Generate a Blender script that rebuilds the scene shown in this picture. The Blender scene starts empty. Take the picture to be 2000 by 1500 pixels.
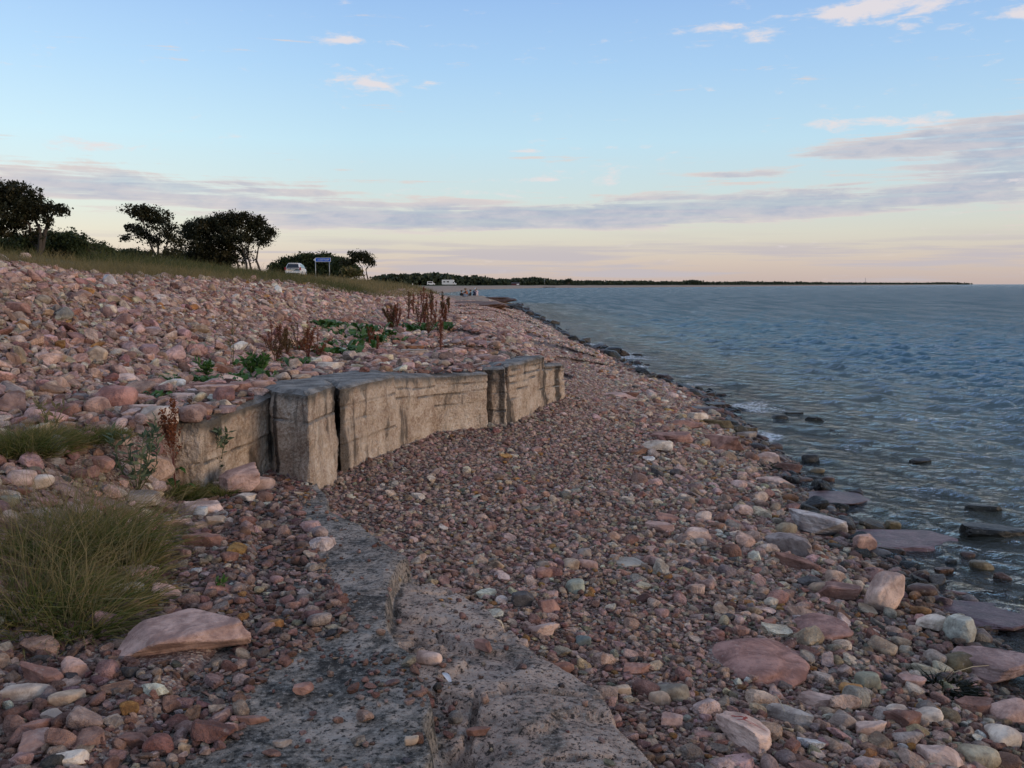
import bpy, bmesh, math, random
import numpy as np
from mathutils import Vector, Matrix, noise as mnoise
R = math.radians
SC = bpy.context.scene
COL = SC.collection
random.seed(7); rng = np.random.default_rng(7)

# ------------------------------------------------------------------ camera
FPX, PITCH, CAMZ, SEA = 1812.0, math.atan(195/1812.0), 1.6, -0.6
cd = bpy.data.cameras.new('camera'); cam = bpy.data.objects.new('camera', cd); COL.objects.link(cam)
cd.sensor_width = 36.0; cd.lens = 36.0*FPX/2000.0; cd.clip_start = 0.05; cd.clip_end = 40000
cam.location = (0, 0, CAMZ); cam.rotation_euler = (math.pi/2-PITCH, 0, 0); SC.camera = cam

# ------------------------------------------------------------------ node helpers
class NT:
    def __init__(s, tree): s.t = tree
    def n(s, typ, **kw):
        nd = s.t.nodes.new(typ)
        for k, v in kw.items(): setattr(nd, k, v)
        return nd
    def put(s, sock, v):
        if v is None: return
        if isinstance(v, bpy.types.NodeSocket): s.t.links.new(v, sock)
        else:
            if hasattr(sock.default_value, '__len__') and not hasattr(v, '__len__'): v = [v]*len(sock.default_value)
            if hasattr(v, '__len__') and len(v) == 3 and len(sock.default_value) == 4: v = (*v, 1)
            sock.default_value = v
    def m(s, op, a, b=None, c=None, clamp=False):
        nd = s.n('ShaderNodeMath', operation=op); nd.use_clamp = clamp
        s.put(nd.inputs[0], a); s.put(nd.inputs[1], b); s.put(nd.inputs[2], c)
        return nd.outputs[0]
    def mix(s, f, a, b, blend='MIX', clamp=True):
        nd = s.n('ShaderNodeMix', data_type='RGBA', blend_type=blend); nd.clamp_factor = clamp
        s.put(nd.inputs[0], f); s.put(nd.inputs[6], a); s.put(nd.inputs[7], b)
        return nd.outputs[2]
    def ss(s, v, a, b):
        nd = s.n('ShaderNodeMapRange', interpolation_type='SMOOTHSTEP')
        s.put(nd.inputs[0], v); s.put(nd.inputs[1], a); s.put(nd.inputs[2], b)
        return nd.outputs[0]
    def noise(s, vec, scale, detail=4, rough=.55, dist=0, dim='3D'):
        nd = s.n('ShaderNodeTexNoise', noise_dimensions=dim)
        s.put(nd.inputs['Vector'], vec); s.put(nd.inputs['Scale'], scale); s.put(nd.inputs['Detail'], detail)
        s.put(nd.inputs['Roughness'], rough); s.put(nd.inputs['Distortion'], dist)
        return nd.outputs['Fac']
    def xyz(s, x, y, z):
        nd = s.n('ShaderNodeCombineXYZ'); s.put(nd.inputs[0], x); s.put(nd.inputs[1], y); s.put(nd.inputs[2], z)
        return nd.outputs[0]
    def vmul(s, v, k):
        nd = s.n('ShaderNodeVectorMath', operation='MULTIPLY'); s.put(nd.inputs[0], v); s.put(nd.inputs[1], k)
        return nd.outputs[0]
    def ramp(s, f, stops):
        nd = s.n('ShaderNodeValToRGB'); cr = nd.color_ramp
        while len(cr.elements) < len(stops): cr.elements.new(.5)
        for e, (p, c) in zip(cr.elements, stops): e.position = p; e.color = (*c, 1) if len(c) == 3 else c
        s.put(nd.inputs[0], f); return nd.outputs[0]

# ------------------------------------------------------------------ world: evening sky with low cloud bands
SUN_AZ, SUN_EL = 118.0, 8.0          # degrees right of the view direction, above the horizon
SUN_E, EXPO = 1.3, 0.12
W = bpy.data.worlds.new('World'); SC.world = W; W.use_nodes = True
wt = W.node_tree; wt.nodes.clear(); T = NT(wt)
sky = T.n('ShaderNodeTexSky', sky_type='NISHITA'); sky.sun_disc = False
sky.sun_elevation = R(SUN_EL); sky.sun_rotation = R(SUN_AZ); sky.altitude = 0
sky.air_density = 1.0; sky.dust_density = 1.2; sky.ozone_density = 2.0
tc = T.n('ShaderNodeTexCoord'); sp = T.n('ShaderNodeSeparateXYZ'); T.put(sp.inputs[0], tc.outputs['Generated'])
dx, dy, dz = sp.outputs
el = T.m('MULTIPLY', T.m('ARCSINE', dz), 57.2958)
az = T.m('MULTIPLY', T.m('ARCTAN2', dx, dy), 57.2958)
cv = T.xyz(T.m('MULTIPLY', az, .16), T.m('MULTIPLY', el, .75), 3.1)
n1 = T.noise(cv, .75, 7, .66, .5)
n2 = T.noise(T.xyz(T.m('MULTIPLY', az, .35), T.m('MULTIPLY', el, 1.15), 8.7), 1.3, 6, .62, .3)
def blob(a0, e0, sa, se, amp, tilt=0.0):
    da = T.m('SUBTRACT', az, a0)
    de = T.m('SUBTRACT', T.m('SUBTRACT', el, e0), T.m('MULTIPLY', da, tilt))
    q = T.m('ADD', T.m('POWER', T.m('ABSOLUTE', T.m('DIVIDE', da, sa)), 2), T.m('POWER', T.m('ABSOLUTE', T.m('DIVIDE', de, se)), 2))
    return T.m('MULTIPLY', T.m('EXPONENT', T.m('MULTIPLY', q, -1)), amp)
def addall(l):
    a = l[0]
    for b in l[1:]: a = T.m('ADD', a, b)
    return a
big = addall([blob(-20, 5.4, 11, 1.2, 1.15), blob(-8, 3.9, 9, .8, 1.0), blob(5, 4.2, 13, 1.05, 1.15), blob(19, 4.9, 11, 1.0, 1.0),
              blob(29, 7.2, 8.5, 2.2, 1.3, .06), blob(20, 7.6, 6, .7, .75, .1), blob(13.5, 6.4, 3, .28, .95),
              blob(3.5, 3.75, 9, .4, .5), blob(52, 6, 14, 2.2, 1.0), blob(-48, 5, 14, 1.6, 1.0), blob(95, 6, 20, 1.8, .9), blob(-95, 5, 20, 1.8, .9)])
wisp = T.m('MULTIPLY', 1.25, addall([blob(-9.9, 14.0, 2.4, .33, .72), blob(-8.6, 11.8, 3.4, .75, .9, .04), blob(-4.2, 13.9, 2.2, .28, .66),
               blob(6, 14.1, 1.6, .35, .6), blob(12.5, 14.3, 3.4, .6, .78), blob(20, 14.9, 3.0, .6, .85), blob(26.5, 16.4, 6.5, 2.3, 1.15, .05),
               blob(28.4, 13.9, 2.0, .3, .7), blob(-23.5, 7.5, 2.6, .45, .75), blob(.9, 7.95, 1.5, .16, .8), blob(1.2, 6.25, 1.7, .17, .85),
               blob(7.8, 8.1, .7, .2, .7), blob(-2, 5.5, 4.5, .3, .7), blob(22, 9.0, 4, .5, .75), blob(4.5, 6.6, 4, .9, .55), blob(29, 5.55, 2.2, .3, 1.0),
               blob(-60, 13, 14, 1.3, .7), blob(55, 14, 14, 1.5, .7)]))
strk = T.noise(T.xyz(T.m('MULTIPLY', az, .13), T.m('MULTIPLY', el, 2.6), 5.5), 1.0, 6, .6, .4)
mbig = T.ss(T.m('ADD', T.m('MULTIPLY', big, .9), T.m('ADD', T.m('MULTIPLY', T.m('SUBTRACT', n1, .5), 2.6), T.m('MULTIPLY', T.m('SUBTRACT', strk, .5), 2.2))), .42, .95)
mwis = T.m('MULTIPLY', T.ss(T.m('ADD', wisp, T.m('MULTIPLY', T.m('SUBTRACT', n2, .5), 3.6)), .42, 1.35), .85)
# thin level streaks low over the horizon
st = T.noise(T.xyz(T.m('MULTIPLY', az, .09), T.m('MULTIPLY', el, 1.9), 1.3), 1.0, 5, .55, .2)
low = T.m('MULTIPLY', T.ss(el, -.2, .5), T.m('SUBTRACT', 1, T.ss(el, 1.6, 3.4)))
mst = T.m('MULTIPLY', T.m('MULTIPLY', T.ss(st, .44, .60), low), .85)
# clear sky: Nishita, its band near the horizon milky with evening haze
elc = T.m('DIVIDE', el, 30.0, clamp=True)
haze0 = T.ramp(elc, [(0, (.60, .475, .44)), (.045, (.70, .58, .50)), (.10, (.73, .70, .60)), (.17, (.65, .75, .735)), (.28, (.55, .77, .89)), (.42, (.42, .65, .91)), (.58, (.31, .51, .86)), (1, (.29, .41, .66))])
haze = T.mix(1, haze0, T.ramp(T.m('ADD', T.m('MULTIPLY', T.m('COSINE', T.m('MULTIPLY', T.m('ADD', az, 62), .01745)), .5), .5), [(0, (.92, .92, .92)), (.5, (.93, .94, .97)), (.8, (.98, .99, 1.0)), (1, (1.28, 1.20, 1.12))]), 'MULTIPLY')   # brightest opposite the sun
SKYK = 0.15
nis = T.vmul(sky.outputs[0], (SKYK,)*3)
clear = T.mix(.86, nis, haze)
dens = T.m('MULTIPLY', mbig, T.ss(T.m('ADD', T.m('MULTIPLY', big, .45), T.m('ADD', T.m('MULTIPLY', n1, .8), T.m('MULTIPLY', T.m('SUBTRACT', strk, .5), .5))), .62, 1.05))
ccol = T.mix(dens, (.69, .605, .575), T.mix(T.ss(T.m('ADD', T.m('MULTIPLY', n2, .5), T.m('MULTIPLY', strk, .5)), .40, .62), (.345, .40, .525), (.53, .52, .575)))
c1 = T.mix(T.m('MULTIPLY', mbig, T.m('ADD', .55, T.m('MULTIPLY', T.ss(strk, .36, .60), .36))), clear, ccol)
c2 = T.mix(mst, c1, (.50, .46, .49))
veil = T.m('MULTIPLY', T.m('MULTIPLY', T.ss(T.noise(tc.outputs['Generated'], 3.2, 4, .6, .3), .42, .68), T.ss(el, 19, 34)), .65)
c3 = T.mix(T.m('ADD', mwis, veil), c2, (.76, .69, .69))
bg = T.n('ShaderNodeBackground'); T.put(bg.inputs[0], c3); bg.inputs[1].default_value = 1.0
wo = T.n('ShaderNodeOutputWorld'); wt.links.new(bg.outputs[0], wo.inputs[0])
W.cycles.sampling_method = 'MANUAL'; W.cycles.sample_map_resolution = 256
# ------------------------------------------------------------------ the low evening sun and the exposure
sd = bpy.data.lights.new('sun', 'SUN'); sun = bpy.data.objects.new('sun', sd); COL.objects.link(sun)
sd.energy = SUN_E; sd.angle = R(20); sd.color = (1.0, .74, .52)
sun.rotation_euler = (math.pi/2-R(SUN_EL), 0, R(180-SUN_AZ)); sun.location = (30, -20, 30)
vs = SC.view_settings; vs.view_transform = 'Standard'; vs.look = 'None'; vs.exposure = EXPO; vs.gamma = 1.0; vs.use_curve_mapping = False
SC.cycles.max_bounces = 5; SC.cycles.diffuse_bounces = 2; SC.cycles.glossy_bounces = 2; SC.cycles.transmission_bounces = 2
SC.cycles.transparent_max_bounces = 6; SC.cycles.caustics_reflective = False; SC.cycles.caustics_refractive = False

# ------------------------------------------------------------------ mesh helpers
def link(o, parent=None):
    COL.objects.link(o)
    if parent is not None: o.parent = parent
    return o
def mesh(name, verts, faces, mats=(), smooth=True, matidx=None):
    me = bpy.data.meshes.new(name)
    verts = np.asarray(verts, dtype=np.float32)
    if isinstance(faces, np.ndarray):
        k = faces.shape[1]
        me.vertices.add(len(verts)); me.vertices.foreach_set('co', verts.ravel())
        me.loops.add(faces.size); me.loops.foreach_set('vertex_index', faces.astype(np.int32).ravel())
        me.polygons.add(len(faces)); me.polygons.foreach_set('loop_start', np.arange(0, faces.size, k, dtype=np.int32))
        me.update(calc_edges=True)
    else:
        me.from_pydata([tuple(map(float, v)) for v in verts], [], faces); me.update()
    for m in (mats if isinstance(mats, (list, tuple)) else [mats]): me.materials.append(m)
    me.polygons.foreach_set('use_smooth', np.full(len(me.polygons), smooth))
    if matidx is not None: me.polygons.foreach_set('material_index', np.asarray(matidx, dtype=np.int32))
    me.update()
    return me
def obj(name, me, parent=None, loc=None, rot=None, scl=None):
    o = bpy.data.objects.new(name, me)
    if loc is not None: o.location = loc
    if rot is not None: o.rotation_euler = rot
    if scl is not None: o.scale = scl
    return link(o, parent)
def empty(name, loc=(0, 0, 0), rz=0.0):
    o = bpy.data.objects.new(name, None); o.location = loc; o.rotation_euler = (0, 0, rz); o.empty_display_size = .1
    return link(o)
def tag(o, label=None, cat=None, group=None, kind=None):
    if label: o['label'] = label
    if cat: o['category'] = cat
    if group: o['group'] = group
    if kind: o['kind'] = kind
    return o
def vcol(me, name, arr):
    a = me.attributes.new(name, 'FLOAT_COLOR', 'POINT'); a.data.foreach_set('color', np.asarray(arr, dtype=np.float32).ravel())
def vflt(me, name, arr):
    a = me.attributes.new(name, 'FLOAT', 'POINT'); a.data.foreach_set('value', np.asarray(arr, dtype=np.float32).ravel())
class MB:                                            # collects pieces that become ONE mesh
    def __init__(s): s.v = []; s.f = []; s.m = []
    def add(s, vs_, fs, mi=0):
        b = len(s.v); s.v += [tuple(v) for v in vs_]; s.f += [tuple(i+b for i in f) for f in fs]; s.m += [mi]*len(fs); return s
    def box(s, x0, x1, y0, y1, z0, z1, mi=0, tx=0, ty=0):
        v = [(x0, y0, z0), (x1, y0, z0), (x1, y1, z0), (x0, y1, z0), (x0+tx, y0+ty, z1), (x1-tx, y0+ty, z1), (x1-tx, y1-ty, z1), (x0+tx, y1-ty, z1)]
        return s.add(v, [(0, 3, 2, 1), (4, 5, 6, 7), (0, 1, 5, 4), (1, 2, 6, 5), (2, 3, 7, 6), (3, 0, 4, 7)], mi)
    def tube(s, pts, rad, n=6, mi=0, cap=True):
        pts = [Vector(p) for p in pts]; rings = []
        up = Vector((.13, .21, .97))
        for i, p in enumerate(pts):
            d = (pts[min(i+1, len(pts)-1)]-pts[max(i-1, 0)])
            d = d.normalized() if d.length > 1e-9 else Vector((0, 0, 1))
            a = d.cross(up)
            if a.length < .05: a = d.cross(Vector((1, 0, 0)))
            a.normalize(); b = d.cross(a)
            r = rad[i] if hasattr(rad, '__len__') else rad
            rings.append([p+(a*math.cos(2*math.pi*k/n)+b*math.sin(2*math.pi*k/n))*r for k in range(n)])
        v = [q for rg in rings for q in rg]; f = []
        for i in range(len(rings)-1):
            for k in range(n): f.append((i*n+k, i*n+(k+1) % n, (i+1)*n+(k+1) % n, (i+1)*n+k))
        if cap: f.append(tuple(range(n))[::-1]); f.append(tuple((len(rings)-1)*n+k for k in range(n)))
        return s.add(v, f, mi)
    def prism(s, poly, axis, a0, a1, mi=0):           # poly of 2d points extruded along an axis ('x','y','z')
        def P(q, a): return {'x': (a, q[0], q[1]), 'y': (q[0], a, q[1]), 'z': (q[0], q[1], a)}[axis]
        n = len(poly); v = [P(q, a0) for q in poly]+[P(q, a1) for q in poly]
        f = [tuple(range(n)), tuple(range(2*n-1, n-1, -1))]+[(i, i+n, (i+1) % n+n, (i+1) % n) for i in range(n)]
        return s.add(v, f, mi)
    def mesh(s, name, mats, smooth=False): return mesh(name, s.v, s.f, mats, smooth, s.m)
    def build(s, name, mats, parent=None, smooth=False, **k): return obj(name, s.mesh(name, mats, smooth), parent, **k)
def fbm(P, scale=1.0, oct_=4, seed=0.0, rough=.5):     # fractal noise on an (n,3) array, value noise in numpy
    P = np.asarray(P, float)*scale+seed*17.13; out = np.zeros(len(P)); a = 1.0; tot = 0
    for o in range(oct_):
        i = np.floor(P).astype(np.int64); f = P-i; f = f*f*(3-2*f); r = 0
        for c in range(8):
            ox, oy, oz = c & 1, (c >> 1) & 1, (c >> 2) & 1
            h = ((i[:, 0]+ox)*374761393+(i[:, 1]+oy)*668265263+(i[:, 2]+oz)*2147483647+o*97531) & 0x7fffffff
            h = ((h ^ (h >> 13))*1274126177) & 0x7fffffff; h = (h ^ (h >> 16)) & 0xffff
            w = (f[:, 0] if ox else 1-f[:, 0])*(f[:, 1] if oy else 1-f[:, 1])*(f[:, 2] if oz else 1-f[:, 2])
            r = r+w*(h/65535.0)
        out += a*(r-.5)*2; tot += a; a *= rough; P = P*2.03+5.7
    return out/tot
def fbm2(x, y, scale=1.0, oct_=4, seed=0.0, rough=.5):     # the same in the plane
    x = np.asarray(x, float)*scale+seed*17.13; y = np.asarray(y, float)*scale-seed*9.71; out = 0; a = 1.0; tot = 0
    for o in range(oct_):
        xi, yi = np.floor(x), np.floor(y); fx, fy = x-xi, y-yi; fx = fx*fx*(3-2*fx); fy = fy*fy*(3-2*fy)
        xi = xi.astype(np.int64); yi = yi.astype(np.int64)
        def H(i, j):
            h = (i*374761393+j*668265263+o*97531) & 0x7fffffff; h = ((h ^ (h >> 13))*1274126177) & 0x7fffffff
            return ((h ^ (h >> 16)) & 0xffff)*(1/65535.0)
        h0 = H(xi, yi); h1 = H(xi+1, yi); h2 = H(xi, yi+1); h3 = H(xi+1, yi+1)
        r = (h0+(h1-h0)*fx)*(1-fy)+(h2+(h3-h2)*fx)*fy
        out = out+a*(r-.5)*2; tot += a; a *= rough; x = x*2.03+5.7; y = y*2.03+5.7
    return out/tot
def sm(a, b, x): t = np.clip((x-a)/(b-a), 0, 1); return t*t*(3-2*t)

# ------------------------------------------------------------------ the lie of the land
_ys = [-50, 2, 5, 6.2, 7.2, 8.65, 10.5, 13, 17, 18.6, 22.3, 27.8, 35, 54, 75, 92, 98, 103, 108, 116, 130, 160, 220, 400, 570, 640, 800, 1330, 2500, 4000, 4300, 5000, 9000]
_xs = [2.6, 2.75, 2.86, 3.02, 3.05, 3.12, 3.32, 3.5, 3.79, 3.83, 3.34, 3.08, 2.53, 1.8, 1.0, .4, .9, .6, -2, -6, -11, -14, -17, -15, 19, 67, 177, 440, 1100, 1920, -2000, -6000, -9000]
_ty = np.concatenate([np.arange(-50, 140, .1), np.exp(np.linspace(math.log(140), math.log(9000), 600))]); _tx = np.interp(_ty, _ys, _xs)+.22*fbm2(_ty, _ty*0, .55, 3, 3)*sm(0, 3, _ty)
def x_shore(y): return np.interp(y, _ty, _tx)
def x_wall(y): return np.interp(y, [0, 4, 5.5, 6.5, 7.2, 7.9, 8.4, 10.0, 10.5, 10.9, 12.4, 13.3, 16, 25, 50, 100, 130, 170, 1e4], [-2.5, -2.65, -2.62, -2.6, -2.55, -2.5, -1.95, -1.35, -.75, -.6, -.1, .2, .1, -.6, -1.2, -2.5, -14, -19, -19])+np.where(y > 130, x_shore(y)+15, 0)*sm(130, 170, y)
def wall_hw(y): return np.interp(y, [0, 5.2, 6.6, 7.0, 13.2, 14.2, 20, 100, 150], [.75, .7, .25, .05, .05, .45, 1.3, 1.6, 4])
def z_plat(y): return np.interp(y, [0, 3, 5, 6.5, 8, 9, 10.5, 13, 16, 25, 50, 90, 200, 1e4], [.25, .3, .42, .56, .66, .65, .56, .50, .42, .38, .38, .28, .4, .5])
def z_btop(y): return np.interp(y, [0, 4.4, 5.4, 6.5, 8, 13, 30, 60, 90, 150, 1e4], [-.30, -.28, -.23, -.17, -.02, .04, .08, .05, 0, 0, 0])
def x_base(y): return np.where(y < 120, np.interp(y, [0, 3, 6, 8.4, 13.2, 25.8, 50, 90, 120], [-3.4, -3.5, -3.8, -3.5, -2.7, -2.3, -3, -6, -16]), x_shore(y)-8)
def x_crest(y): return np.where(y < 120, np.interp(y, [0, 8, 13, 22, 35, 49, 90, 110, 120], [-7.6, -7.5, -7.2, -6.3, -6.4, -6.8, -8.5, -10.5, -26]), x_shore(y)-20)
def z_crest(y): return np.interp(y, [0, 10, 13, 17, 22, 29, 39, 49, 70, 90, 200, 1e4], [2.05, 1.95, 1.84, 1.64, 1.54, 1.40, 1.1, .97, .92, .85, .8, .8])
def z_land(y): return np.interp(y, [0, 40, 55, 65, 110, 160, 300, 600, 1e4], [2.8, 2.95, 2.8, 2.55, 2.6, 1.6, 1.0, .9, 1.0])
UPX = ([1.4, 2.5, 2.94, 3.35, 3.94, 4.38, 4.94, 5.3, 5.65, 6.3, 7.1, 7.7], [-.40, -.38, -.33, -.29, -.50, -.58, -.64, -.60, -.83, -1.19, -1.48, -1.72])
LOX = ([1.4, 2.2, 3.12, 3.5, 3.85, 4.4, 5.35, 6.0, 6.3, 7.1, 7.7], [.95, .80, .60, .47, .40, .02, -.47, -.86, -1.19, -1.48, -1.72])
def x_up(y): return np.interp(y, *UPX)+.06*fbm2(y, y*0+2, 2.2, 2, 5)
def x_lo(y): return np.interp(y, *LOX)+.04*fbm2(y, y*0+6, 2.2, 3, 6)
def x_slabl(y): return np.interp(y, [1.4, 2.94, 3.3, 3.83, 4.18, 4.94, 5.65, 6.44, 8.0], [-1.2, -1.15, -1.14, -1.12, -1.0, -1.25, -1.4, -1.72, -2.2])
def terrain(x, y):
    x = np.asarray(x, float); y = np.asarray(y, float)
    xs, xw, hw, zp, zb = x_shore(y), x_wall(y), wall_hw(y), z_plat(y), z_btop(y)
    x0 = np.where(y < 7.6, np.maximum(xw, np.interp(y, *LOX)), xw)
    t = np.clip((x-x0)/np.maximum(xs-x0, .3), 0, 1)
    beach = zb+(SEA-.02-zb)*t**1.15
    z = np.where(x > xs, SEA-.02-np.minimum((x-xs)*.13, 2.2), beach)
    lowl = np.interp(y, [0, 7.6, 8.4], [1, 1, 0])                         # gravel left of the ledge, level with its top
    z = z+(0.035-z)*lowl*sm(x_slabl(y)+.12, x_slabl(y)-.25, x)
    z = z+(zp-z)*sm(xw+hw, xw-hw, x)
    xb, xr, zr = x_base(y), x_crest(y), z_crest(y)
    tb = np.clip((xb-x)/np.maximum(xb-xr, .5), 0, 1)
    z = z+(zr-zp)*(.55*tb+.45*tb*tb*(3-2*tb))
    z = z+(z_land(y)-zr)*np.clip((xr-x+.3)/16.5, 0, 1)**.8
    near = np.clip(np.hypot(x, y)/40, 0, 1)
    onland = sm(xs+.3, xs-1.0, x)
    z = z+(.035+.04*tb)*fbm2(x, y, 1.3, 3, 1)*onland+.12*near*fbm2(x, y, .12, 2, 2)*onland*sm(1, 6, xs-x)
    z = z+.10*np.floor(np.clip(2.2*fbm2(x, y*.6, .33, 2, 9), -1, 2))*sm(13, 18, y)*sm(110, 90, y)*sm(xs-.2, xs-1.2, x)*sm(xb-.4, xb+.4, x)
    return z
def cray(px, py):
    u = (px-1000)/FPX; v = (750-py)/FPX
    return np.array([u, math.cos(PITCH)+v*math.sin(PITCH), -math.sin(PITCH)+v*math.cos(PITCH)])
def at(px, py, depth):                                 # the point at a given depth (y) behind a picture point
    d = cray(px, py); t = depth/d[1]; return Vector((d[0]*t, depth, CAMZ+d[2]*t))
_ts = np.exp(np.linspace(math.log(1.5), math.log(5000), 9000))
def hit(px, py, zmin=None):                            # where the ray through a picture point meets the land (or the sea)
    d = cray(px, py); P = d[None, :]*_ts[:, None]; zt = terrain(P[:, 0], P[:, 1])
    if zmin is not None: zt = np.maximum(zt, zmin)
    k = np.nonzero(CAMZ+P[:, 2] <= zt)[0]
    if len(k) == 0: return Vector((*P[-1, :2], 0))
    k = k[0]; return Vector((P[k, 0], P[k, 1], float(zt[k])))
def proj(x, y, z):
    c, s = math.cos(PITCH), math.sin(PITCH); z = z-CAMZ
    f = y*c-z*s; v = y*s+z*c
    return 1000+FPX*x/f, 750-FPX*v/f, f

# ------------------------------------------------------------------ materials
def mat(name, fn):
    m = bpy.data.materials.new(name); m.use_nodes = True; t = m.node_tree; t.nodes.clear(); N = NT(t)
    out = N.n('ShaderNodeOutputMaterial'); sh = fn(N); t.links.new(sh, out.inputs[0]); return m
def pbsdf(N, col, rough=.8, bump=None, bstr=.3, bdist=.01, spec=.35, metal=0, **kw):
    b = N.n('ShaderNodeBsdfPrincipled'); N.put(b.inputs['Base Color'], col); N.put(b.inputs['Roughness'], rough)
    N.put(b.inputs['Specular IOR Level'], spec); N.put(b.inputs['Metallic'], metal)
    for k, v in kw.items(): N.put(b.inputs[k.replace('_', ' ')], v)
    if bump is not None:
        bn = N.n('ShaderNodeBump'); N.put(bn.inputs['Height'], bump); bn.inputs['Strength'].default_value = bstr; bn.inputs['Distance'].default_value = bdist
        N.t.links.new(bn.outputs[0], b.inputs['Normal'])
    return b.outputs[0]
def attr(N, name, typ='GEOMETRY'):
    a = N.n('ShaderNodeAttribute', attribute_type=typ, attribute_name=name); return a
def objco(N): return N.n('ShaderNodeTexCoord').outputs['Object']
def pos(N): return N.n('ShaderNodeNewGeometry').outputs['Position']
def plain(name, col, rough=.6, var=.12, scale=8, **kw):
    def f(N):
        n = N.noise(objco(N), scale, 4, .6)
        c = N.mix(n, tuple(c*(1-var) for c in col), tuple(min(1, c*(1+var)) for c in col))
        return pbsdf(N, c, rough, n, .12, .004, **kw)
    return mat(name, f)
def stone_shader(N, col, wet, ks=1.0):
    oi = N.n('ShaderNodeObjectInfo')
    v = N.n('ShaderNodeVectorMath', operation='ADD'); N.put(v.inputs[0], objco(N)); N.put(v.inputs[1], N.vmul(N.xyz(oi.outputs['Random'], oi.outputs['Random'], oi.outputs['Random']), (37, 91, 53)))
    v = v.outputs[0]
    a = N.noise(v, 1.6*ks, 6, .66, .5); b = N.noise(v, 8*ks, 4, .72)
    c = N.mix(N.ss(a, .35, .68), N.mix(1, col, (.58, .53, .52), 'MULTIPLY'), N.mix(1, col, (1.28, 1.26, 1.22), 'MULTIPLY'))
    c = N.mix(N.m('MULTIPLY', N.ss(b, .52, .70), .55), c, N.mix(1, col, (.42, .38, .37), 'MULTIPLY'))
    c = N.mix(N.m('MULTIPLY', N.ss(b, .44, .26), .35), c, (.52, .46, .39))
    h = N.m('ADD', N.m('MULTIPLY', a, .6), N.m('MULTIPLY', b, .35))
    r = N.m('SUBTRACT', .88, N.m('MULTIPLY', wet, .58))
    return pbsdf(N, c, r, h, .9, .09/ks, spec=.3)
def _ms(N):
    a = attr(N, 'col', 'INSTANCER'); return stone_shader(N, a.outputs['Color'], a.outputs['Alpha'])
M_SHINGLE = mat('shingle_stone', _ms)
def _mo(N):
    oi = N.n('ShaderNodeObjectInfo'); return stone_shader(N, oi.outputs['Color'], N.m('SUBTRACT', 1, oi.outputs['Alpha']))
M_STONE = mat('stone', _mo)
def _mr(N):
    oi = N.n('ShaderNodeObjectInfo'); return stone_shader(N, oi.outputs['Color'], N.m('SUBTRACT', 1, oi.outputs['Alpha']), 4.5)
M_ROCK = mat('rock', _mr)
def _mark(N):
    oi = N.n('ShaderNodeObjectInfo'); o = N.vmul(objco(N), (15.0, 9.5, 12.0)); s = N.n('ShaderNodeSeparateXYZ'); N.put(s.inputs[0], o); x, y, z = s.outputs
    w = N.m('MULTIPLY', N.m('SUBTRACT', N.noise(o, 1.5, 3, .6), .5), .25)
    def seg(cx, cy, hx, hy, tilt):
        px = N.m('SUBTRACT', x, cx); py = N.m('ADD', N.m('SUBTRACT', y, cy), N.m('ADD', N.m('MULTIPLY', px, tilt), w))
        return N.m('MULTIPLY', N.ss(N.m('ABSOLUTE', px), hx, hx*.7), N.ss(N.m('ABSOLUTE', py), hy, hy*.4))
    k = addall_(N, [seg(-.15, .62, .40, .11, .35), seg(.12, .40, .38, .10, -.3), seg(-.05, .12, .62, .07, .55), seg(.2, -.20, .5, .05, .5)])
    k = N.m('MULTIPLY', k, N.ss(N.noise(o, 3, 3, .7), .25, .45), clamp=True)
    c = N.mix(k, oi.outputs['Color'], (.36, .05, .035))
    return stone_shader(N, c, N.m('SUBTRACT', 1, oi.outputs['Alpha']), 4.5)
def addall_(N, l):
    a = l[0]
    for b in l[1:]: a = N.m('ADD', a, b)
    return a
M_MARKED = mat('red_marked_stone', _mark)
def _ground(N):
    p = pos(N); z = attr(N, 'zone').outputs['Color']; s = N.n('ShaderNodeSeparateColor'); N.put(s.inputs[0], z)
    gr, far, wet = s.outputs
    n = N.noise(p, 3.0, 6, .65); vo = N.n('ShaderNodeTexVoronoi'); N.put(vo.inputs['Vector'], p); vo.inputs['Scale'].default_value = 70
    vf = N.n('ShaderNodeTexVoronoi'); N.put(vf.inputs['Vector'], p); vf.inputs['Scale'].default_value = 4.5
    sv = N.n('ShaderNodeSeparateColor'); N.put(sv.inputs[0], vo.outputs['Color']); sf = N.n('ShaderNodeSeparateColor'); N.put(sf.inputs[0], vf.outputs['Color'])
    grit = N.ramp(sv.outputs[0], [(0, (.10, .062, .052)), (.4, (.20, .125, .10)), (.75, (.28, .20, .165)), (1, (.36, .31, .26))])
    farc = N.ramp(N.m('ADD', N.m('MULTIPLY', sf.outputs[0], .5), N.m('MULTIPLY', n, .5)), [(.2, (.20, .125, .09)), (.5, (.33, .235, .17)), (.8, (.42, .32, .23))])
    c = N.mix(far, grit, farc)
    gcol = N.ramp(N.noise(p, .8, 5, .6), [(.3, (.035, .042, .016)), (.55, (.075, .07, .028)), (.75, (.13, .105, .05))])
    c = N.mix(N.ss(N.m('ADD', gr, N.m('MULTIPLY', N.m('SUBTRACT', n, .5), .5)), .4, .6), c, gcol)
    c = N.mix(N.m('MULTIPLY', wet, .75), c, N.mix(1, c, (.28, .24, .25), 'MULTIPLY'))
    return pbsdf(N, c, N.m('SUBTRACT', .92, N.m('MULTIPLY', wet, .55)), N.m('ADD', n, vo.outputs['Distance']), .6, .02, spec=.3)
M_GROUND = mat('ground', _ground)
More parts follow.
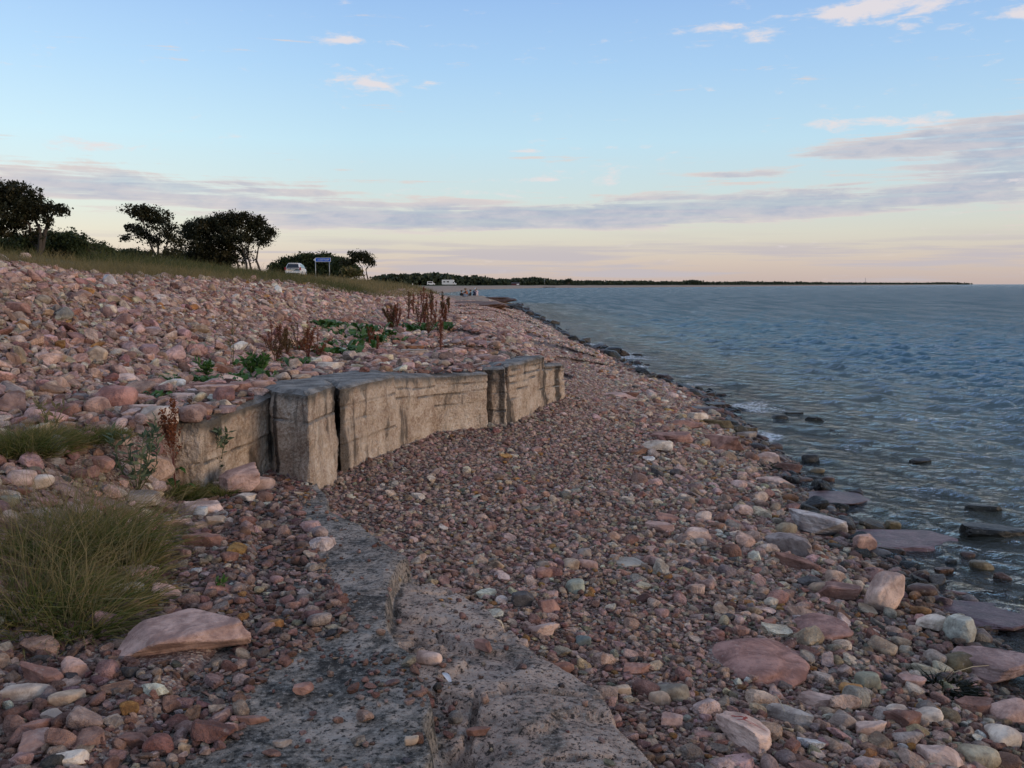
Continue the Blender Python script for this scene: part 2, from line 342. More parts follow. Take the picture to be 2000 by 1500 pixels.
def _ledge(N):
    p = pos(N); z = attr(N, 'low').outputs['Fac']
    n = N.noise(p, 2.2, 7, .68, .3); sp_ = N.noise(p, 42, 4, .75); bl = N.noise(p, 11, 5, .7, .5)
    dark = N.m('ADD', N.m('MULTIPLY', n, .55), N.m('MULTIPLY', bl, .45))
    base = N.ramp(dark, [(.41, (.46, .38, .315)), (.465, (.29, .25, .21)), (.52, (.155, .14, .12)), (.585, (.05, .046, .041))])
    pink = N.ramp(dark, [(.44, (.52, .395, .315)), (.51, (.40, .295, .235)), (.57, (.21, .17, .14)), (.64, (.07, .06, .052))])
    c = N.mix(z, base, pink)
    c = N.mix(N.m('MULTIPLY', N.ss(sp_, .55, .61), .6), c, (.42, .38, .33)); c = N.mix(N.m('MULTIPLY', N.ss(sp_, .47, .40), .9), c, (.022, .021, .02))
    h = N.m('ADD', N.m('MULTIPLY', sp_, .5), bl)
    return pbsdf(N, c, .9, h, 1.0, .04, spec=.2)
M_LEDGE = mat('ledge_rock', _ledge)
def _wall(N):
    p = pos(N); s = N.n('ShaderNodeSeparateXYZ'); N.put(s.inputs[0], p); x, y, z = s.outputs
    nrm = N.n('ShaderNodeSeparateXYZ'); N.put(nrm.inputs[0], N.n('ShaderNodeNewGeometry').outputs['Normal'])
    up = N.ss(nrm.outputs[2], .35, .8); cr = attr(N, 'crack').outputs['Fac']; tp = attr(N, 'top').outputs['Fac']
    st = N.noise(N.xyz(N.m('MULTIPLY', x, 4.5), N.m('MULTIPLY', y, 4.5), N.m('MULTIPLY', z, 1.0)), 1, 4, .6, .6)
    n = N.noise(p, 5, 6, .65); f = N.noise(p, 40, 4, .7)
    face = N.ramp(N.m('ADD', N.m('MULTIPLY', n, .6), N.m('MULTIPLY', f, .4)), [(.36, (.30, .20, .14)), (.46, (.49, .37, .275)), (.55, (.62, .49, .375)), (.66, (.72, .62, .51))])
    face = N.mix(N.m('MULTIPLY', N.ss(N.m('ADD', N.m('MULTIPLY', st, .8), N.m('MULTIPLY', n, .2)), .50, .62), .85), face, (.095, .074, .057))
    face = N.mix(N.m('MULTIPLY', N.ss(N.m('ADD', tp, N.m('MULTIPLY', N.m('SUBTRACT', n, .5), 1.1)), .36, .8), .85), face, (.12, .108, .09))
    face = N.mix(N.m('MULTIPLY', cr, .75), face, (.055, .045, .038)); sn = attr(N, 'stain').outputs['Fac']
    face = N.mix(N.m('MULTIPLY', N.ss(N.m('ADD', sn, N.m('ADD', N.m('MULTIPLY', N.m('SUBTRACT', st, .5), 1.6), N.m('MULTIPLY', N.m('SUBTRACT', n, .5), 1.2))), .35, .85), .85), face, (.045, .038, .033))
    top = N.ramp(n, [(.36, (.34, .315, .285)), (.5, (.22, .205, .185)), (.62, (.11, .10, .09))])
    c = N.mix(up, face, top)
    return pbsdf(N, c, .9, N.m('ADD', f, N.m('MULTIPLY', n, .8)), .9, .03, spec=.2)
M_WALL = mat('wall_stone', _wall)
def _sea(N):
    p = pos(N); d = attr(N, 'depth').outputs['Fac']; fo = attr(N, 'foam').outputs['Fac']; dist = attr(N, 'dist').outputs['Fac']
    mp = N.n('ShaderNodeMapping'); N.put(mp.inputs[0], p); mp.inputs['Rotation'].default_value = (0, 0, R(28)); mp.inputs['Scale'].default_value = (1.0, 2.1, 1)
    rip = N.noise(mp.outputs[0], 9, 3, .6, .3); fine = N.noise(mp.outputs[0], 2.3, 5, .62, .4); mid = N.noise(mp.outputs[0], .55, 4, .6, .3); wide = N.noise(mp.outputs[0], .10, 3, .6)
    h = N.m('ADD', N.m('ADD', N.m('MULTIPLY', rip, .05), N.m('MULTIPLY', fine, N.m('ADD', .30, N.m('MULTIPLY', dist, .10)))), N.m('ADD', N.m('MULTIPLY', mid, N.m('ADD', .12, N.m('MULTIPLY', dist, .8))), N.m('MULTIPLY', wide, N.m('MULTIPLY', dist, 1.8))))
    bn = N.n('ShaderNodeBump'); N.put(bn.inputs['Height'], h); bn.inputs['Strength'].default_value = 1.0; bn.inputs['Distance'].default_value = .6
    grp = N.ss(N.noise(N.vmul(p, (.75, .075, 0)), 1.0, 7, .72, .2), .42, .58)
    body = N.n('ShaderNodeBsdfDiffuse'); N.put(body.inputs[0], N.mix(N.ss(d, .1, 1.3), (.10, .105, .08), (.035, .095, .125)))
    tr = N.n('ShaderNodeBsdfTransparent'); tr.inputs[0].default_value = (.72, .78, .70, 1)
    k = N.n('ShaderNodeMixShader'); N.put(k.inputs[0], N.ss(d, .02, .42)); N.t.links.new(tr.outputs[0], k.inputs[1]); N.t.links.new(body.outputs[0], k.inputs[2])
    gl = N.n('ShaderNodeBsdfGlossy'); N.put(gl.inputs['Roughness'], N.m('ADD', .04, N.m('MULTIPLY', dist, .10))); gl.inputs['Color'].default_value = (.93, .97, 1, 1); N.t.links.new(bn.outputs[0], gl.inputs['Normal'])
    fr = N.n('ShaderNodeFresnel'); fr.inputs[0].default_value = 1.333; N.t.links.new(bn.outputs[0], fr.inputs['Normal'])
    a = N.n('ShaderNodeMixShader'); N.put(a.inputs[0], N.m('MULTIPLY', fr.outputs[0], N.m('SUBTRACT', 1.0, N.m('MULTIPLY', N.m('ADD', .10, N.m('MULTIPLY', dist, .42)), grp)))); N.t.links.new(k.outputs[0], a.inputs[1]); N.t.links.new(gl.outputs[0], a.inputs[2])
    fd = N.n('ShaderNodeBsdfDiffuse'); fd.inputs[0].default_value = (.72, .74, .75, 1)
    fm = N.n('ShaderNodeMixShader'); N.put(fm.inputs[0], N.m('MULTIPLY', N.ss(N.m('ADD', fo, N.m('MULTIPLY', N.m('SUBTRACT', N.noise(p, 13, 4, .75), .5), 1.6)), .38, .62), .8))
    N.t.links.new(a.outputs[0], fm.inputs[1]); N.t.links.new(fd.outputs[0], fm.inputs[2])
    return fm.outputs[0]
M_SEA = mat('sea_water', _sea)
def leafmat(name, cols, rough=.6, trans=.25):
    def f(N):
        a = attr(N, 'rnd').outputs['Fac']
        c = N.ramp(a, [(i/(len(cols)-1), q) for i, q in enumerate(cols)])
        d = N.n('ShaderNodeBsdfPrincipled'); N.put(d.inputs['Base Color'], c); d.inputs['Roughness'].default_value = rough; d.inputs['Specular IOR Level'].default_value = .2
        t = N.n('ShaderNodeBsdfTranslucent'); N.put(t.inputs[0], c)
        k = N.n('ShaderNodeMixShader'); k.inputs[0].default_value = trans; N.t.links.new(d.outputs[0], k.inputs[1]); N.t.links.new(t.outputs[0], k.inputs[2])
        return k.outputs[0]
    return mat(name, f)
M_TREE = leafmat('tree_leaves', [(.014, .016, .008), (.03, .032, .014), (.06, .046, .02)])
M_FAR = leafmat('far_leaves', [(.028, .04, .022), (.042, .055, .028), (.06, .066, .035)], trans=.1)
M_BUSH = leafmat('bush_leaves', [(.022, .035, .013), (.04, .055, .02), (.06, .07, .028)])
M_GRASS = leafmat('grass_blades', [(.04, .055, .016), (.085, .09, .028), (.20, .155, .065), (.27, .20, .095)], trans=.3)
M_TUSS = leafmat('tussock_blades', [(.05, .085, .02), (.10, .125, .03), (.175, .165, .05), (.26, .19, .08), (.36, .28, .14)], trans=.35)
M_DRY = leafmat('dry_grass', [(.12, .11, .045), (.22, .175, .08), (.30, .235, .12)], trans=.3)
M_GREEN = leafmat('green_leaves', [(.035, .09, .02), (.06, .14, .03), (.11, .17, .05)], .45, .3)
M_GREY = leafmat('greygreen_leaves', [(.06, .09, .05), (.10, .14, .08), (.16, .19, .11)], .55, .3)
M_DOCK = leafmat('dock_seeds', [(.11, .035, .02), (.20, .065, .03), (.26, .11, .05)], .7, .2)
M_DOCKB = leafmat('dock_brown', [(.07, .045, .02), (.15, .08, .035), (.11, .09, .035)], .7, .2)
M_BARK = plain('bark', (.075, .06, .05), .9, .4, 12)
M_STEM = plain('red_stem', (.11, .03, .025), .6, .3, 30)
M_GSTEM = plain('green_stem', (.09, .10, .04), .6, .3, 30)
# ------------------------------------------------------------------ ground sheet (goes on under the sea to the horizon)
def polar(angs, rads):
    A, Rr = np.meshgrid(np.radians(angs), rads); X = Rr*np.sin(A); Y = Rr*np.cos(A)
    n, m = X.shape; i = np.arange((n-1)*(m-1)); r, c = i//(m-1), i % (m-1); a = r*m+c
    return X, Y, np.stack([a, a+1, a+m+1, a+m], 1)
angs = np.concatenate([np.linspace(-179, -40, 50)[:-1], np.linspace(-40, 40, 330), np.linspace(40, 179, 50)[1:]])
rads = np.concatenate([np.linspace(.05, 1.5, 8)[:-1], np.exp(np.linspace(math.log(1.5), math.log(130), 340))[:-1], np.exp(np.linspace(math.log(130), math.log(30000), 130))])
X, Y, F = polar(angs, rads); Z = terrain(X, Y)
Z = np.where(Y < 1.3, np.minimum(Z, -.06), Z)
me = mesh('ground', np.stack([X, Y, Z], -1).reshape(-1, 3), F, M_GROUND)
xs_, xr_ = x_shore(Y), x_crest(Y)
grass = np.where(Y < 120, sm(-.2, .9, xr_-X), sm(0, 10, (xs_-14)-X)); grass = np.maximum(grass, sm(-13, -16, X)*sm(96, 104, Y)*sm(170, 140, Y)); far = sm(35, 80, Y); wet = sm(xs_-.95, xs_-.2, X)*sm(300, 100, Y)
vcol(me, 'zone', np.stack([grass, far, wet, np.ones_like(wet)], -1).reshape(-1, 4))
ground = tag(obj('ground', me), kind='structure')

# ------------------------------------------------------------------ sea with wind waves
angs = np.concatenate([np.linspace(-60, -6, 70)[:-1], np.linspace(-6, 36, 400), np.linspace(36, 130, 90)[1:]])
rads = np.concatenate([np.exp(np.linspace(math.log(3.2), math.log(150), 860))[:-1], np.exp(np.linspace(math.log(150), math.log(32000), 110))])
X, Y, F = polar(angs, rads); Rr = np.hypot(X, Y)
dep = SEA-terrain(X, Y); cell = Rr*.0048
wr = np.random.default_rng(5); Zw = np.zeros_like(X); Hx = np.zeros_like(X); Hy = np.zeros_like(X)
shoal = .30+.70*sm(.0, .8, dep)
gust = .85+.25*fbm2(X, Y, .09, 2, 4)
warp = [fbm2(X, Y, q_, 2, j_) for j_, q_ in enumerate((2.2, 1.1, .55, .25))]
for i in range(64):
    lam = .15*(10.0**(i/63.0)); a = .0092*lam**.64*(.6+.8*wr.random()); th = R(215)+wr.normal(0, .48)
    k = 2*math.pi/lam; ph = k*(X*math.cos(th)+Y*math.sin(th))+wr.random()*6.283+1.3*(1 if i % 2 else -1)*warp[min(3, i//16)]
    wgt = sm(2.0, 4.5, lam/cell)*a*gust*shoal
    Zw += wgt*(np.cos(ph)+.18*np.cos(2*ph)); Hx -= wgt*.8*math.cos(th)*np.sin(ph); Hy -= wgt*.8*math.sin(th)*np.sin(ph)
crest = np.clip(Zw/.09, 0, 2)
foam = .54*sm(.34, .03, dep)*sm(.0, .35, fbm2(X, Y, .7, 2, 12))+.7*sm(1.0, 1.6, crest)*sm(1.3, .25, dep)
me = mesh('sea', np.stack([X+Hx, Y+Hy, SEA+Zw], -1).reshape(-1, 3), F, M_SEA)
vflt(me, 'depth', np.clip(dep+Zw*.8, 0, 3)); vflt(me, 'foam', np.clip(foam, 0, 1)); vflt(me, 'dist', sm(12, 120, Rr))
tag(obj('sea', me), kind='structure')

# ------------------------------------------------------------------ the flat rock ledge underfoot, two levels with a broken edge
def ledge_xu(y): return x_up(y)+.05*fbm2(y*0+1.7, y, 2.6, 2, 14)
def ledge_xl(y): return np.maximum(x_lo(y)+.03*fbm2(y*0+3.1, y, 4, 2, 15), ledge_xu(y)+.03)
def ledge_fn(X, Y):
    X = np.asarray(X, float); Y = np.asarray(Y, float); xu, xl = ledge_xu(Y), ledge_xl(Y)
    nb = fbm2(X, Y, 1.1, 5, 21, .55); nf = fbm2(X, Y, 6, 4, 22, .6); rid = 1-np.abs(fbm2(X*.8+Y*.25, Y*1.5, 1.6, 4, 23))*2
    up = .022*nb+.012*nf+.01
    ter = (fbm2(X, Y, 1.25, 3, 24, .55)+.10*nf)*3.2; tf = np.floor(ter)        # flat treads with short broken risers
    lo = -.095+.030*(tf+sm(.80, 1.0, ter-tf))+.016*nb+.010*nf-.05*sm(.92, .99, rid)
    lo = np.minimum(lo, up-.02); low = sm(xu-.002, xu+.024, X)
    Z = up+(lo-up)*low
    Z = Z-.03*sm(xu-.06, xu+.0, X)*(1-low)*np.clip(nf, 0, 1)
    Z = Z-.45*sm(xl-.01, xl+.07, X)-.03*sm(xl-.30, xl, X)*np.clip(.6+nb, 0, 1)
    hx, hy = (X+.20), (Y-3.17)
    Z = Z-.26*sm(.062, .046, np.abs(hx+.03*hy))*sm(.17, .15, np.abs(hy))       # square socket in the rock
    Z = Z-.045*sm(.02, .006, np.abs(X+.20-.12*(Y-3.3)+.02*nf))*sm(3.30, 3.34, Y)*sm(3.85, 3.7, Y)
    return Z, sm(xu+.02, xu+.10, X), nb
gy = np.arange(1.15, 8.1, .0155); xu, xl = ledge_xu(gy), ledge_xl(gy); x0 = x_slabl(gy)-.5
tL, tM, tR = np.linspace(0, 1, 110), np.linspace(0, 1, 74), np.linspace(0, 1, 7)
X = np.concatenate([x0[:, None]+(xu-.003-x0)[:, None]*tL, np.stack([xu+.006, xu+.015], 1), (xu+.025)[:, None]+(np.maximum(xl-.012, xu+.027)-xu-.025)[:, None]*tM, (np.maximum(xl-.01, xu+.029))[:, None]+.09*tR[None, 1:]], 1)
Y = np.repeat(gy[:, None], X.shape[1], 1); Z, low, nb = ledge_fn(X, Y)
n, m = X.shape; i = np.arange((n-1)*(m-1)); a_ = (i//(m-1))*m+i % (m-1); F = np.stack([a_, a_+1, a_+m+1, a_+m], 1)
me = mesh('rock_ledge', np.stack([X, Y, Z], -1).reshape(-1, 3), F, M_LEDGE); vflt(me, 'low', np.clip(low+.25*sm(-.05, .3, nb), 0, 1).ravel())
tag(obj('rock_ledge', me), 'dark lichened flat rock ledge with a broken lower step', kind='structure')
def ledge_z(x, y):
    x = np.asarray(x, float); y = np.asarray(y, float); q = (y > 1.2) & (y < 8.05) & (x > x_slabl(y)-.5) & (x < ledge_xl(y)+.05)
    return np.where(q, ledge_fn(x, y)[0], -9)
def surf(x, y): return np.maximum(terrain(x, y), np.where((np.asarray(y) > 1.3) & (np.asarray(y) < 8), ledge_z(x, y), -9))

# ------------------------------------------------------------------ the stone-faced wall: blocks parted by upright joints
quay = empty('quay_wall', (-1.2, 9.5, 0)); tag(quay, 'weathered pale wall of big blocks standing along the shingle', 'wall', kind='thing')
def block(foot, tops, seed, step=.017, courses=(.16, .30, .47), z0=-.3, batter=.015, rnd=.022, groove=.013, rough=.026, stains=()):
    foot = [Vector((*p, 0)) for p in foot]; per = []; tz = []
    for i, p in enumerate(foot):
        q_ = foot[(i+1) % len(foot)]; k = max(2, int((q_-p).length/step))
        for j in range(k): per.append(p.lerp(q_, j/k)); tz.append(tops[i]+(tops[(i+1) % len(tops)]-tops[i])*j/k)
    P = np.array([(p.x, p.y) for p in per]); tz = np.array(tz); n = len(P)
    for _ in range(3): P = .25*np.roll(P, 1, 0)+.5*P+.25*np.roll(P, -1, 0)
    d = np.roll(P, -1, 0)-np.roll(P, 1, 0); L = np.hypot(*d.T)+1e-9; nx, ny = d[:, 1]/L, -d[:, 0]/L
    if np.sum(P[:, 0]*np.roll(P[:, 1], -1)-np.roll(P[:, 0], -1)*P[:, 1]) < 0: nx, ny = -nx, -ny
    cen = P.mean(0); rows = int((tz.max()-z0)/step); V = []; CR = []; TP = []; SN = []
    seg = np.concatenate([[0], np.cumsum(np.hypot(*(np.roll(P, -1, 0)-P).T))])[:-1]
    for r in range(rows+1):
        t = r/rows; z = z0+(tz-z0)*t; h = tz-z
        Q = np.stack([P[:, 0], P[:, 1], z], 1)
        off = rough*fbm(Q, 3.6, 6, seed, .68)*1.8+.02*fbm(Q, .9, 2, seed+3)-batter*(z/.7)
        cr = np.zeros(n)
        for ci, c in enumerate(courses):
            zl = c+.02*fbm(np.stack([seg, seg*0+ci*7, seg*0], 1), 1.7, 3, seed+ci); on = sm(-.30, .0, fbm(np.stack([seg, seg*0+ci*3, seg*0+2], 1), 1.1, 2, seed+ci+20))
            g = np.exp(-((h-zl)/.0065)**2)*on; off -= groove*g; cr = np.maximum(cr, g)
            off += .008*np.sign(h-zl)*on*(fbm(np.stack([seg, seg*0+ci, seg*0+5], 1), 1.2, 2, seed))
        vj = np.abs(((seg+.03*np.sin(h*9+seed)) % .83)-.415); g = np.exp(-(vj/.006)**2)*sm(-.1, .1, fbm(np.stack([np.floor(seg/.83)*3.1, h*2.4, seg*0], 1), 1, 2, seed+8))
        off -= groove*.5*g; cr = np.maximum(cr, g*.7)
        rr = np.clip(1-h/rnd, 0, 1); off -= rnd*(1-np.sqrt(np.clip(1-rr*rr, 0, 1)))
        Q[:, 0] += nx*off; Q[:, 1] += ny*off; Q[:, 2] += .008*fbm(Q, 5, 3, seed+5)*t
        V.append(Q); CR.append(cr); TP.append(np.exp(-h/.11)); SN.append(np.max([np.zeros(n)]+[np.exp(-((seg-a_)/w_)**2) for a_, w_ in stains], axis=0))
    base = V[-1].copy(); rings = 26
    for k in range(1, rings+1):
        f = (k/rings); Q = base.copy(); Q[:, :2] = base[:, :2]+(cen-base[:, :2])*f*.995
        Q[:, 2] = base[:, 2]*(1-f)+np.mean(tz)*f+.012*min(1, k/3)+.018*fbm(Q*np.array([1, 1, 0]), 2.5, 4, seed+6)
        V.append(Q); CR.append(np.zeros(n)); TP.append(np.ones(n)); SN.append(np.zeros(n))
    V = np.concatenate(V); R_ = len(V)//n
    i = np.arange((R_-1)*n); r, c = i//n, i % n; a = r*n+c; b = r*n+(c+1) % n
    Fq = np.stack([a, b, b+n, a+n], 1)
    me = mesh('block', V-np.array(quay.location), Fq, M_WALL, False); vflt(me, 'crack', np.concatenate(CR)); vflt(me, 'top', np.concatenate(TP)); vflt(me, 'stain', np.concatenate(SN))
    bm_ = bmesh.new(); bm_.from_mesh(me); bmesh.ops.recalc_face_normals(bm_, faces=bm_.faces); bm_.to_mesh(me); bm_.free()
    return obj('block', me, quay)
block([(-2.36, 6.95), (-2.03, 7.95), (-2.7, 8.3), (-3.1, 7.0)], [.56, .66, .66, .58], 1, courses=(.32,), rnd=.03, stains=((1.03, .12),))
block([(-2.0, 7.68), (-1.62, 7.32), (-1.51, 7.95), (-1.72, 8.75), (-2.45, 8.75)], [.72, .73, .74, .70, .68], 2, courses=(.24,), rnd=.035, stains=((.02, .06), (1.22, .14)))
block([(-1.50, 8.01), (-1.15, 9.16), (-1.72, 10.15), (-2.35, 8.85), (-1.72, 8.7)], [.70, .70, .66, .66, .69], 3, courses=(.11, .17, .30, .5), stains=((.0, .12), (5.0, .4)))
block([(-1.21, 9.08), (-.84, 10.22), (-1.32, 11.15), (-1.78, 10.1)], [.69, .60, .58, .65], 4, courses=(.12, .22, .36), rnd=.04, stains=((.05, .05), (1.18, .05)))
block([(-.90, 10.12), (-.27, 10.50), (-.50, 11.6), (-1.38, 11.2)], [.59, .60, .55, .55], 5, courses=(.10, .2, .33))
block([(-.36, 10.78), (-.06, 10.74), (-.08, 11.6), (-.45, 11.6)], [.62, .63, .6, .58], 6, courses=(.14, .28, .40, .5), rough=.035, stains=((.08, .06), (.24, .05)))
block([(-.07, 10.80), (.21, 11.52), (.10, 12.2), (-.35, 11.9)], [.65, .65, .6, .6], 7, courses=(.07, .14, .22, .30, .41), groove=.016, stains=((.05, .14),))
block([(.16, 11.44), (.45, 12.46), (.05, 13.0), (-.15, 12.1)], [.65, .64, .58, .6], 8, courses=(.08, .16, .22, .29, .42), groove=.016, stains=((.95, .08),))
block([(.43, 12.56), (.77, 13.22), (.45, 14.0), (.05, 13.2)], [.50, .46, .42, .48], 9, courses=(.05, .10, .20, .3), groove=.02, rough=.035, stains=((.05, .08), (.5, .1)))
# ------------------------------------------------------------------ stone shapes
PAL = {'red': (.30, .19, .165), 'red-brown': (.21, .13, .11), 'pink': (.42, .31, .28), 'pale pink': (.52, .425, .385), 'beige': (.42, .355, .28), 'grey': (.30, .285, .268),
       'whitish': (.55, .52, .465), 'dark grey': (.10, .105, .112), 'greenish grey': (.25, .27, .225), 'ochre': (.37, .225, .095), 'purplish': (.28, .205, .195),
       'black': (.022, .024, .022), 'wet brown': (.075, .045, .034), 'olive': (.15, .135, .085)}
PAL = {k_: (v_[0]*1.22, v_[1]*1.08, v_[2]*.98) for k_, v_ in PAL.items()}
_ico = {}
def ico(n):
    if n not in _ico:
        b = bmesh.new(); bmesh.ops.create_icosphere(b, subdivisions=n, radius=1)
        _ico[n] = (np.array([v.co[:] for v in b.verts]), np.array([[v.index for v in f.verts] for f in b.faces])); b.free()
    D, F = _ico[n]; return D/np.linalg.norm(D, axis=1)[:, None], F
def rock_mesh(seed, dims, kind='block', sub=3, rough=.05, mats=None, name='stone'):
    r = np.random.default_rng(seed); D, F = ico(sub)
    if kind == 'round': npl, p, hs = 9, 6, (.78, 1.0)
    elif kind == 'pebble': npl, p, hs = 11, 12, (.74, 1.0)
    elif kind == 'block': npl, p, hs = 12, 42, (.62, 1.0)
    elif kind == 'slab': npl, p, hs = 8, 34, (.70, 1.0)
    elif kind == 'flake': npl, p, hs = 7, 42, (.60, 1.0)
    nrm = r.normal(size=(npl, 3))
    if kind in ('slab', 'flake'):
        nrm[:, 2] *= .28; a = np.linspace(0, 2*math.pi, npl, endpoint=False)+r.normal(0, .25, npl); nrm[:, 0] = np.cos(a); nrm[:, 1] = np.sin(a)
        nrm = np.concatenate([nrm, [[r.normal(0, .06), r.normal(0, .06), 1], [r.normal(0, .06), r.normal(0, .06), -1]]])
    elif kind == 'block':
        nrm = np.concatenate([nrm, [[r.normal(0, .15), r.normal(0, .15), 1], [0, 0, -1], [1, r.normal(0, .2), r.normal(0, .2)], [-1, r.normal(0, .2), 0], [r.normal(0, .2), 1, r.normal(0, .2)], [0, -1, r.normal(0, .2)]]])
    else: nrm = np.concatenate([nrm, np.eye(3), -np.eye(3)])
    nrm /= np.linalg.norm(nrm, axis=1)[:, None]; h = r.uniform(*hs, len(nrm))
    if kind in ('slab', 'flake'): h[-2:] = .8
    q = np.clip(D@nrm.T/h, 0, None); rad = (q**p).sum(1)**(-1/p)
    V = D*rad[:, None]
    V = V*(1+rough*2.2*fbm(V, 1.5, 2, seed % 97)[:, None]+rough*1.1*fbm(V, 4.0, 4, seed % 89+1, .6)[:, None])
    if kind in ('slab', 'block') and sub > 3:            # broken bedding steps on the sides
        st = fbm(np.stack([V[:, 0]*.6, V[:, 1]*.6, V[:, 2]*4.5], 1), 1.4, 3, seed % 71); V[:, :2] *= (1+.03*st)[:, None]
    lo, hi = V.min(0), V.max(0); V = (V-(lo+hi)/2)/(hi-lo)*np.array(dims)
    return mesh(name, V, F, [mats or M_STONE], smooth=kind in ('round', 'pebble'))
VAR = []
for i in range(8): VAR.append(('rounded', 'round' if i % 2 else 'pebble', (1, .74+.02*(i % 4), .52+.05*(i % 3))))
for i in range(9): VAR.append(('angular', 'block', (1, .70+.04*(i % 4), .46+.06*(i % 3))))
for i in range(9): VAR.append(('flat', 'flake' if i % 3 else 'slab', (1, .66+.05*(i % 4), .20+.05*(i % 3))))
VMESH = [rock_mesh(100+i, d, k, 3, .05 if n != 'rounded' else .03, M_SHINGLE) for i, (n, k, d) in enumerate(VAR)]
VOBJ = []
for me in VMESH:
    m2 = me.copy(); m2.materials[0] = M_STONE; VOBJ.append(m2)

# ------------------------------------------------------------------ the rocks and stones one can point at
LAND = []                                                 # (short name, x, y, radius) for the labels of the others
def hit_ledge(px, py):
    p = hit(px, py)
    for _ in range(4):
        zz = float(surf(p.x, p.y)); d = cray(px, py); t = (zz-CAMZ)/d[2]; p = Vector((d[0]*t, d[1]*t, zz))
    return p
def rock(px, py, w, dr, hr, yaw, col, kind, label, short=None, name='rock', cat='rock', wet=0.0, tilt=(0, 0), sink=.25, sub=4, sea=False, seed=None, rough=.045, group=None, mats=None, k=1.0, over=None, zb_=None):
    p = hit(px, py, SEA if sea else None)
    if not sea: 
        for _ in range(3):                                # the ledge lies above the land
            zz = float(surf(p.x, p.y))
            if zz > p.z+.004: d = cray(px, py); t = (zz-CAMZ)/d[2]; p = Vector((d[0]*t, d[1]*t, zz))
    if zb_ is not None: d = cray(px, py); t = (zb_-CAMZ)/d[2]; p = Vector((d[0]*t, d[1]*t, zb_))
    dist = math.hypot(p.y, CAMZ-p.z); W_ = w*dist/FPX; dm = (W_, W_*dr, W_*hr)
    ext = .5*(abs(W_*math.sin(R(yaw)))+abs(W_*dr*math.cos(R(yaw))))
    c = Vector((p.x, p.y+ext*.85, 0)); zb = float(surf(c.x, c.y)) if not sea else SEA-.02
    c.z = zb+dm[2]*(.5-sink)
    if over is not None: c.z = over+dm[2]*(.5-sink)
    o = obj(name, rock_mesh(seed or int(px*7+py), dm, kind, sub, rough, mats or M_ROCK), None, c, (R(tilt[0]), R(tilt[1]), R(yaw)))
    q = PAL[col] if isinstance(col, str) else col
    o.color = (*[x*k*(1-.55*wet) for x in q], 1-wet)
    tag(o, label, cat, group); LAND.append((short, c.x, c.y, max(W_, W_*dr)*.5, max(W_, W_*dr)*.46)); return o
S = dict(name='stone', cat='stone')
rock(325, 1290, 262, .62, .21, 12, (.50, .335, .28), 'slab', 'big pale pink flat boulder lying in front of the long-bladed grass tussock', 'big pale pink flat boulder', tilt=(3, -2), sink=.22, sub=5, seed=15, rough=.035)
rock(456, 940, 78, .75, .78, 20, 'pink', 'block', 'squarish reddish boulder propped against the near end of the wall', 'squarish reddish boulder', sink=.08, sub=5, zb_=.14)
rock(503, 952, 56, .7, .5, 10, 'pale pink', 'pebble', 'smooth pale pink stone on the dark ledge below the wall', None, sink=.05, zb_=.05, **S)
rock(468, 978, 62, .4, .22, -18, 'whitish', 'flake', 'thin whitish wedge stone at the edge of the puddled dark ledge', None, sink=.05, **S)
rock(430, 958, 66, .4, .3, -14, 'pale pink', 'slab', 'long pale pink stone in front of the squarish reddish boulder', None, **S)
rock(38, 1372, 92, .42, .3, 14, 'whitish', 'round', 'long smooth pale grey stone near the lower left corner', 'long smooth pale grey stone', **S)
rock(118, 1382, 66, .6, .36, 22, 'beige', 'pebble', 'wedge-shaped beige stone beside the long smooth pale grey stone', None, **S)
rock(136, 1328, 50, .8, .85, 30, 'pink', 'block', 'upright pink angular stone before the big pale pink flat boulder', 'upright pink angular stone', **S)
rock(68, 1338, 108, .3, .26, -14, 'red', 'slab', 'long dark red slab stone leaning down below the grass tussock', 'long dark red slab stone', tilt=(0, 10), **S)
rock(250, 1466, 76, .6, .34, 6, 'red-brown', 'flake', 'brick-red flat stone with a straight broken edge in the dark gravel', 'brick-red flat stone', **S)
rock(48, 1480, 70, .8, .5, 40, 'pink', 'block', 'chunky pink stone at the bottom left of the gravel', None, **S)
rock(130, 1500, 62, .6, .4, 8, 'whitish', 'block', 'chalky whitish block at the bottom edge of the gravel', None, **S)
rock(95, 1408, 50, .6, .35, -8, 'whitish', 'block', 'small chalky white stone under the wedge-shaped beige stone', None, **S)
rock(60, 1440, 62, .45, .4, 30, 'red', 'slab', 'dark red block leaning toward the chunky pink stone', None, **S)
rock(388, 1012, 104, .55, .3, -8, 'pale pink', 'slab', 'pale pink slab with a chalky corner behind the dark gravel', 'chalk-cornered pink slab', **S)
rock(388, 1014, 36, .7, .42, -20, (.60, .58, .54), 'flake', 'chalk-white plate lying on the pale pink slab', None, sink=-.42, **S)
rock(500, 1010, 0.1, .6, .3, 0, 'pink', 'block', 'x', None, **S) if False else None
rock(418, 1030, 44, .8, .55, 10, 'beige', 'block', 'rough beige stone beside the pale pink slab', None, **S)
rock(250, 1142, 96, .6, .32, -6, 'pink', 'slab', 'broad pink stone half hidden in the long-bladed tussock', 'pink tussock stone', sub=4, **S)
rock(235, 1168, 74, .6, .4, 8, 'whitish', 'round', 'rounded pale stone under the broad pink stone in the tussock', None, **S)
rock(318, 1176, 62, .8, .6, 16, 'pink', 'block', 'dull pink block between the tussock and the gravel', 'dull pink block', **S)
rock(390, 1070, 84, .45, .34, 6, 'red', 'slab', 'long red stone behind the dull pink block', 'long red stone', **S)
rock(340, 1036, 56, .7, .5, 20, 'pink', 'block', 'pink stone with a rough face right of the tussock', None, **S)
rock(192, 922, 62, .6, .5, -14, 'red', 'block', 'purplish red stone on the terrace behind the tussock', 'purplish red terrace stone', **S)
